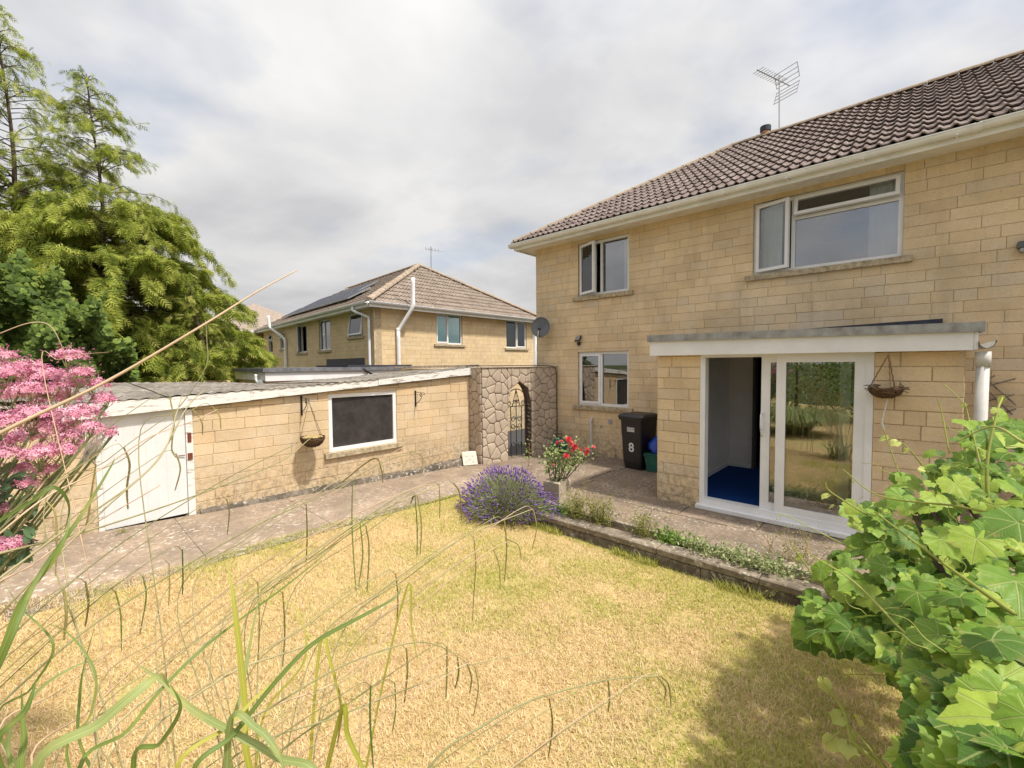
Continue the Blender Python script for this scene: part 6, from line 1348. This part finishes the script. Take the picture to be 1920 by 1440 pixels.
for pts, d in (
    ([(318, 742), (326, 790), (322, 840), (330, 858)], 1.45), ([(330, 850), (338, 880), (328, 920)], 1.45), ([(362, 768), (378, 790), (380, 815)], 1.5), ([(398, 762), (412, 780), (414, 805)], 1.5), ([(232, 838), (243, 870), (238, 915), (240, 955)], 1.4), ([(180, 870), (172, 920), (165, 970), (155, 1002)], 1.15), ([(88, 940), (104, 965), (106, 1020), (104, 1080)], 1.15), ([(425, 935), (430, 960), (426, 1003)], 1.5), ([(574, 945), (576, 1000), (574, 1055)], 1.55), ([(661, 900), (660, 980), (664, 1060), (668, 1110)], 1.5),
    ([(675, 980), (680, 1040), (672, 1100)], 1.5), ([(686, 985), (692, 1030), (688, 1110)], 1.5), ([(317, 1055), (318, 1100), (316, 1135)], 1.35), ([(342, 1030), (343, 1080), (342, 1115)], 1.35), ([(268, 1080), (274, 1120), (262, 1190)], 1.3), ([(216, 1108), (226, 1150), (228, 1220)], 1.25), ([(530, 1110), (534, 1180), (530, 1250)], 1.35), ([(483, 1090), (486, 1160), (484, 1245)], 1.35), ([(888, 1005), (892, 1060), (888, 1120), (886, 1165)], 1.55), ([(925, 1030), (936, 1060), (938, 1105)], 1.6),
    ([(946, 975), (950, 1030), (946, 1090)], 1.6), ([(955, 1012), (972, 1022), (978, 1048)], 1.6), ([(778, 928), (782, 985), (782, 1045)], 1.65), ([(782, 928), (790, 980), (788, 1040)], 1.65), ([(770, 945), (775, 930), (778, 928)], 1.65), ([(823, 908), (825, 940), (824, 972)], 1.7), ([(850, 905), (862, 925), (866, 975)], 1.75), ([(742, 1075), (746, 1120), (744, 1172)], 1.45), ([(762, 1215), (764, 1260), (758, 1320)], 1.3), ([(838, 1212), (838, 1260), (836, 1310)], 1.35),
    ([(858, 1232), (860, 1260), (854, 1290)], 1.35), ([(876, 1245), (884, 1270), (881, 1300)], 1.35), ([(890, 1250), (897, 1290), (888, 1342)], 1.35), ([(740, 1280), (742, 1330), (736, 1372)], 1.3), ([(695, 1285), (694, 1350), (700, 1440)], 1.2), ([(1240, 1268), (1254, 1285), (1258, 1325)], 1.3), ([(1232, 1268), (1248, 1290), (1246, 1310)], 1.3), ([(1140, 1275), (1143, 1310), (1140, 1335)], 1.3), ([(635, 1290), (640, 1340), (632, 1400)], 1.2), ([(120, 1105), (124, 1150), (120, 1200)], 1.1), ([(1030, 1310), (1036, 1360), (1028, 1420)], 1.25), ([(160, 1090), (166, 1130), (160, 1175)], 1.2), ([(1000, 955), (1006, 990), (998, 1030)], 1.65), ([(640, 905), (700, 860), (715, 880), (718, 905)], 1.75), ([(770, 845), (792, 858), (788, 890)], 1.8)):
    spike(pts, d, rsg.uniform(.0018, .0028), 'sedge_spike' if rsg.random() < .75 else 'sedge_green')
for pts, d0, d1, w, mt in (
    ([(468, 1440), (460, 1330), (448, 1210), (436, 1110), (424, 1048)], 1.05, 1.2, .022, 'sedge_yellow'), ([(430, 1420), (452, 1300), (472, 1190), (494, 1080)], 1.1, 1.25, .015, 'sedge_pale'), ([(70, 1470), (190, 1355), (260, 1295), (300, 1268), (318, 1290)], .8, .95, .030, 'sedge_pale'), ([(150, 1470), (240, 1370), (310, 1285), (400, 1200), (560, 1080), (700, 960)], .85, 1.4, .013, 'sedge_green'),
    ([(600, 1480), (520, 1420), (430, 1370), (360, 1330), (300, 1275), (250, 1240)], .95, 1.1, .024, 'sedge_pale'), ([(360, 1470), (440, 1375), (520, 1275), (590, 1205), (680, 1155), (744, 1118), (750, 1092)], .95, 1.25, .017, 'sedge_green'), ([(330, 1460), (430, 1360), (500, 1290), (590, 1222)], .95, 1.2, .014, 'sedge_yellow'), ([(430, 1365), (480, 1365), (520, 1410), (540, 1470)], 1.0, .95, .022, 'sedge_pale'), ([(600, 1210), (622, 1250), (636, 1310), (640, 1345)], 1.25, 1.2, .013, 'sedge_yellow'),
    ([(640, 1335), (652, 1380), (680, 1440), (690, 1470)], 1.1, 1.05, .018, 'sedge_yellow'), ([(762, 1105), (772, 1180), (786, 1258)], 1.35, 1.3, .010, 'sedge_yellow'), ([(20, 1200), (70, 1085), (150, 970), (205, 880), (216, 858)], .85, 1.15, .013, 'sedge_green'), ([(-20, 990), (60, 940), (95, 915), (118, 925), (130, 955), (120, 1000)], .95, 1.05, .013, 'sedge_green'), ([(0, 1230), (40, 1130), (100, 1050), (125, 1000), (132, 960)], .9, 1.0, .016, 'sedge_green'), ([(20, 1440), (60, 1310), (140, 1250), (200, 1235)], .95, 1.1, .011, 'sedge_pale'),
    ([(0, 1380), (60, 1290), (100, 1210), (40, 1140), (5, 1090)], 1., 1.05, .008, 'sedge_green'), ([(250, 1440), (300, 1395), (338, 1330), (318, 1280)], .95, .9, .016, 'sedge_green'), ([(60, 1500), (45, 1380), (40, 1290)], .95, 1., .02, 'sedge_green'), ([(170, 1440), (150, 1300), (178, 1170)], 1.1, 1.15, .010, 'sedge_green'), ([(130, 1440), (170, 1340), (178, 1260), (130, 1190), (80, 1165)], 1., 1.1, .008, 'sedge_green'), ([(480, 1440), (500, 1330), (570, 1240), (560, 1150), (500, 1110)], 1.1, 1.25, .008, 'sedge_yellow'), ([(0, 1440), (50, 1330), (70, 1270)], .9, .95, .02, 'sedge_green')):
    blade(pts, d0, d1, w*.62, mt, root=True, twist=rsg.uniform(-.25, .25))
for i in range(60):                                               # leaf bases and low arching leaves of the clump
    a = rsg.uniform(0, 6.28); L_ = rsg.uniform(.5, 1.0); b = SB+Vector((rsg.gauss(0, .12), rsg.gauss(0, .12), 0)); d = Vector((math.cos(a), math.sin(a), 0)); Q = [b+d*(L_*t*.75)+Vector((0, 0, L_*(1.1*t-.75*t*t))) for t in np.linspace(0, 1, 9)]
    V = []; s = Vector((-d.y, d.x, 0)); 
    for j, p in enumerate(Q): ww = .016*min(1, (8-j)/4+.05); V += [tuple(p-s*ww/2), tuple(p+s*ww/2)]
    np_mesh('leaf_blade', V, [(2*j, 2*j+1, 2*j+3, 2*j+2) for j in range(8)], 'sedge_green', SG, smooth=True)
# ================================================================ the far end of the garden, seen reflected in the patio door
PG = thing('pampas_clump', 'arching pampas grass clump reflected in the patio door', 'grass clump', (-2.6, -3.2, -.2)); n = 1400
a = RNG.uniform(0, 6.283, n); L_ = RNG.uniform(.9, 1.7, n); d = np.stack([np.cos(a), np.sin(a), np.zeros(n)], 1); b = np.array([[-2.6, -3.2, -.2]])+d*RNG.uniform(0, .3, n)[:, None]; V = []; s = np.stack([-d[:, 1], d[:, 0], np.zeros(n)], 1)*.006
pts = [b+d*(L_*t*.8)[:, None]+np.array([[0, 0, 1.]])*(L_*(1.5*t-1.15*t*t))[:, None] for t in (0, .3, .6, .85, 1.)]
V = np.stack([q for p in pts for q in (p-s, p+s)], 1); F = (np.array([(2*i, 2*i+1, 2*i+3, 2*i+2) for i in range(4)])[None]+(np.arange(n)*10)[:, None, None]).reshape(-1, 4); np_mesh('blades', V, F, 'sedge_pale', PG, np.repeat(RNG.random(n), 4))
def shrub(c, r, label, n, mat, seed):
    t = thing('shrub', label, 'shrub', (c[0], c[1], -.2), 'shrubs at the far end of the garden'); rg = np.random.default_rng(seed); v = rg.normal(size=(n, 3)); v /= np.linalg.norm(v, axis=1, keepdims=True); rad = rg.uniform(.6, 1.05, n)*(1+.2*np.sin(v[:, 0]*5+seed)*np.cos(v[:, 2]*6)); p = np.array(c)+v*rad[:, None]*np.array(r); k_ = p[:, 2] > -.2; p = p[k_]; v = v[k_]; nn_ = v+rg.normal(size=p.shape)*.5
    scatter('crown', EL, EF, p, basis(np.cross(nn_, rdir(len(p))), nn_), rg.uniform(.05, .11, len(p)), mat, t, rg.random(len(p)))
    m = MB(); m.tube([(c[0], c[1], -.2), (c[0], c[1], c[2]+.3)], [.07, .03], 6).build('trunk', 'bark', t)
for i, (c, r) in enumerate((((-6.0, -7.5, 1.6), (1.8, 1.3, 2.2)), ((-3.4, -8.0, 1.9), (1.7, 1.3, 2.6)), ((-.9, -7.6, 1.5), (1.6, 1.2, 2.1)), ((1.6, -7.2, 1.4), (1.6, 1.2, 2.0)), ((-8.2, -6.6, 1.3), (1.5, 1.2, 1.8)))): shrub(c, r, ('broad leafy shrub at the far end of the garden, seen only in the glass', 'tallest leafy shrub reflected in the patio door glass', 'rounded shrub at the end of the garden reflected low in the glass', 'rounded shrub behind the vine, beyond the picture', 'small shrub by the garage end, beyond the picture')[i], 3000, 'rose_leaf' if i % 2 else 'weed_green', 50+i)
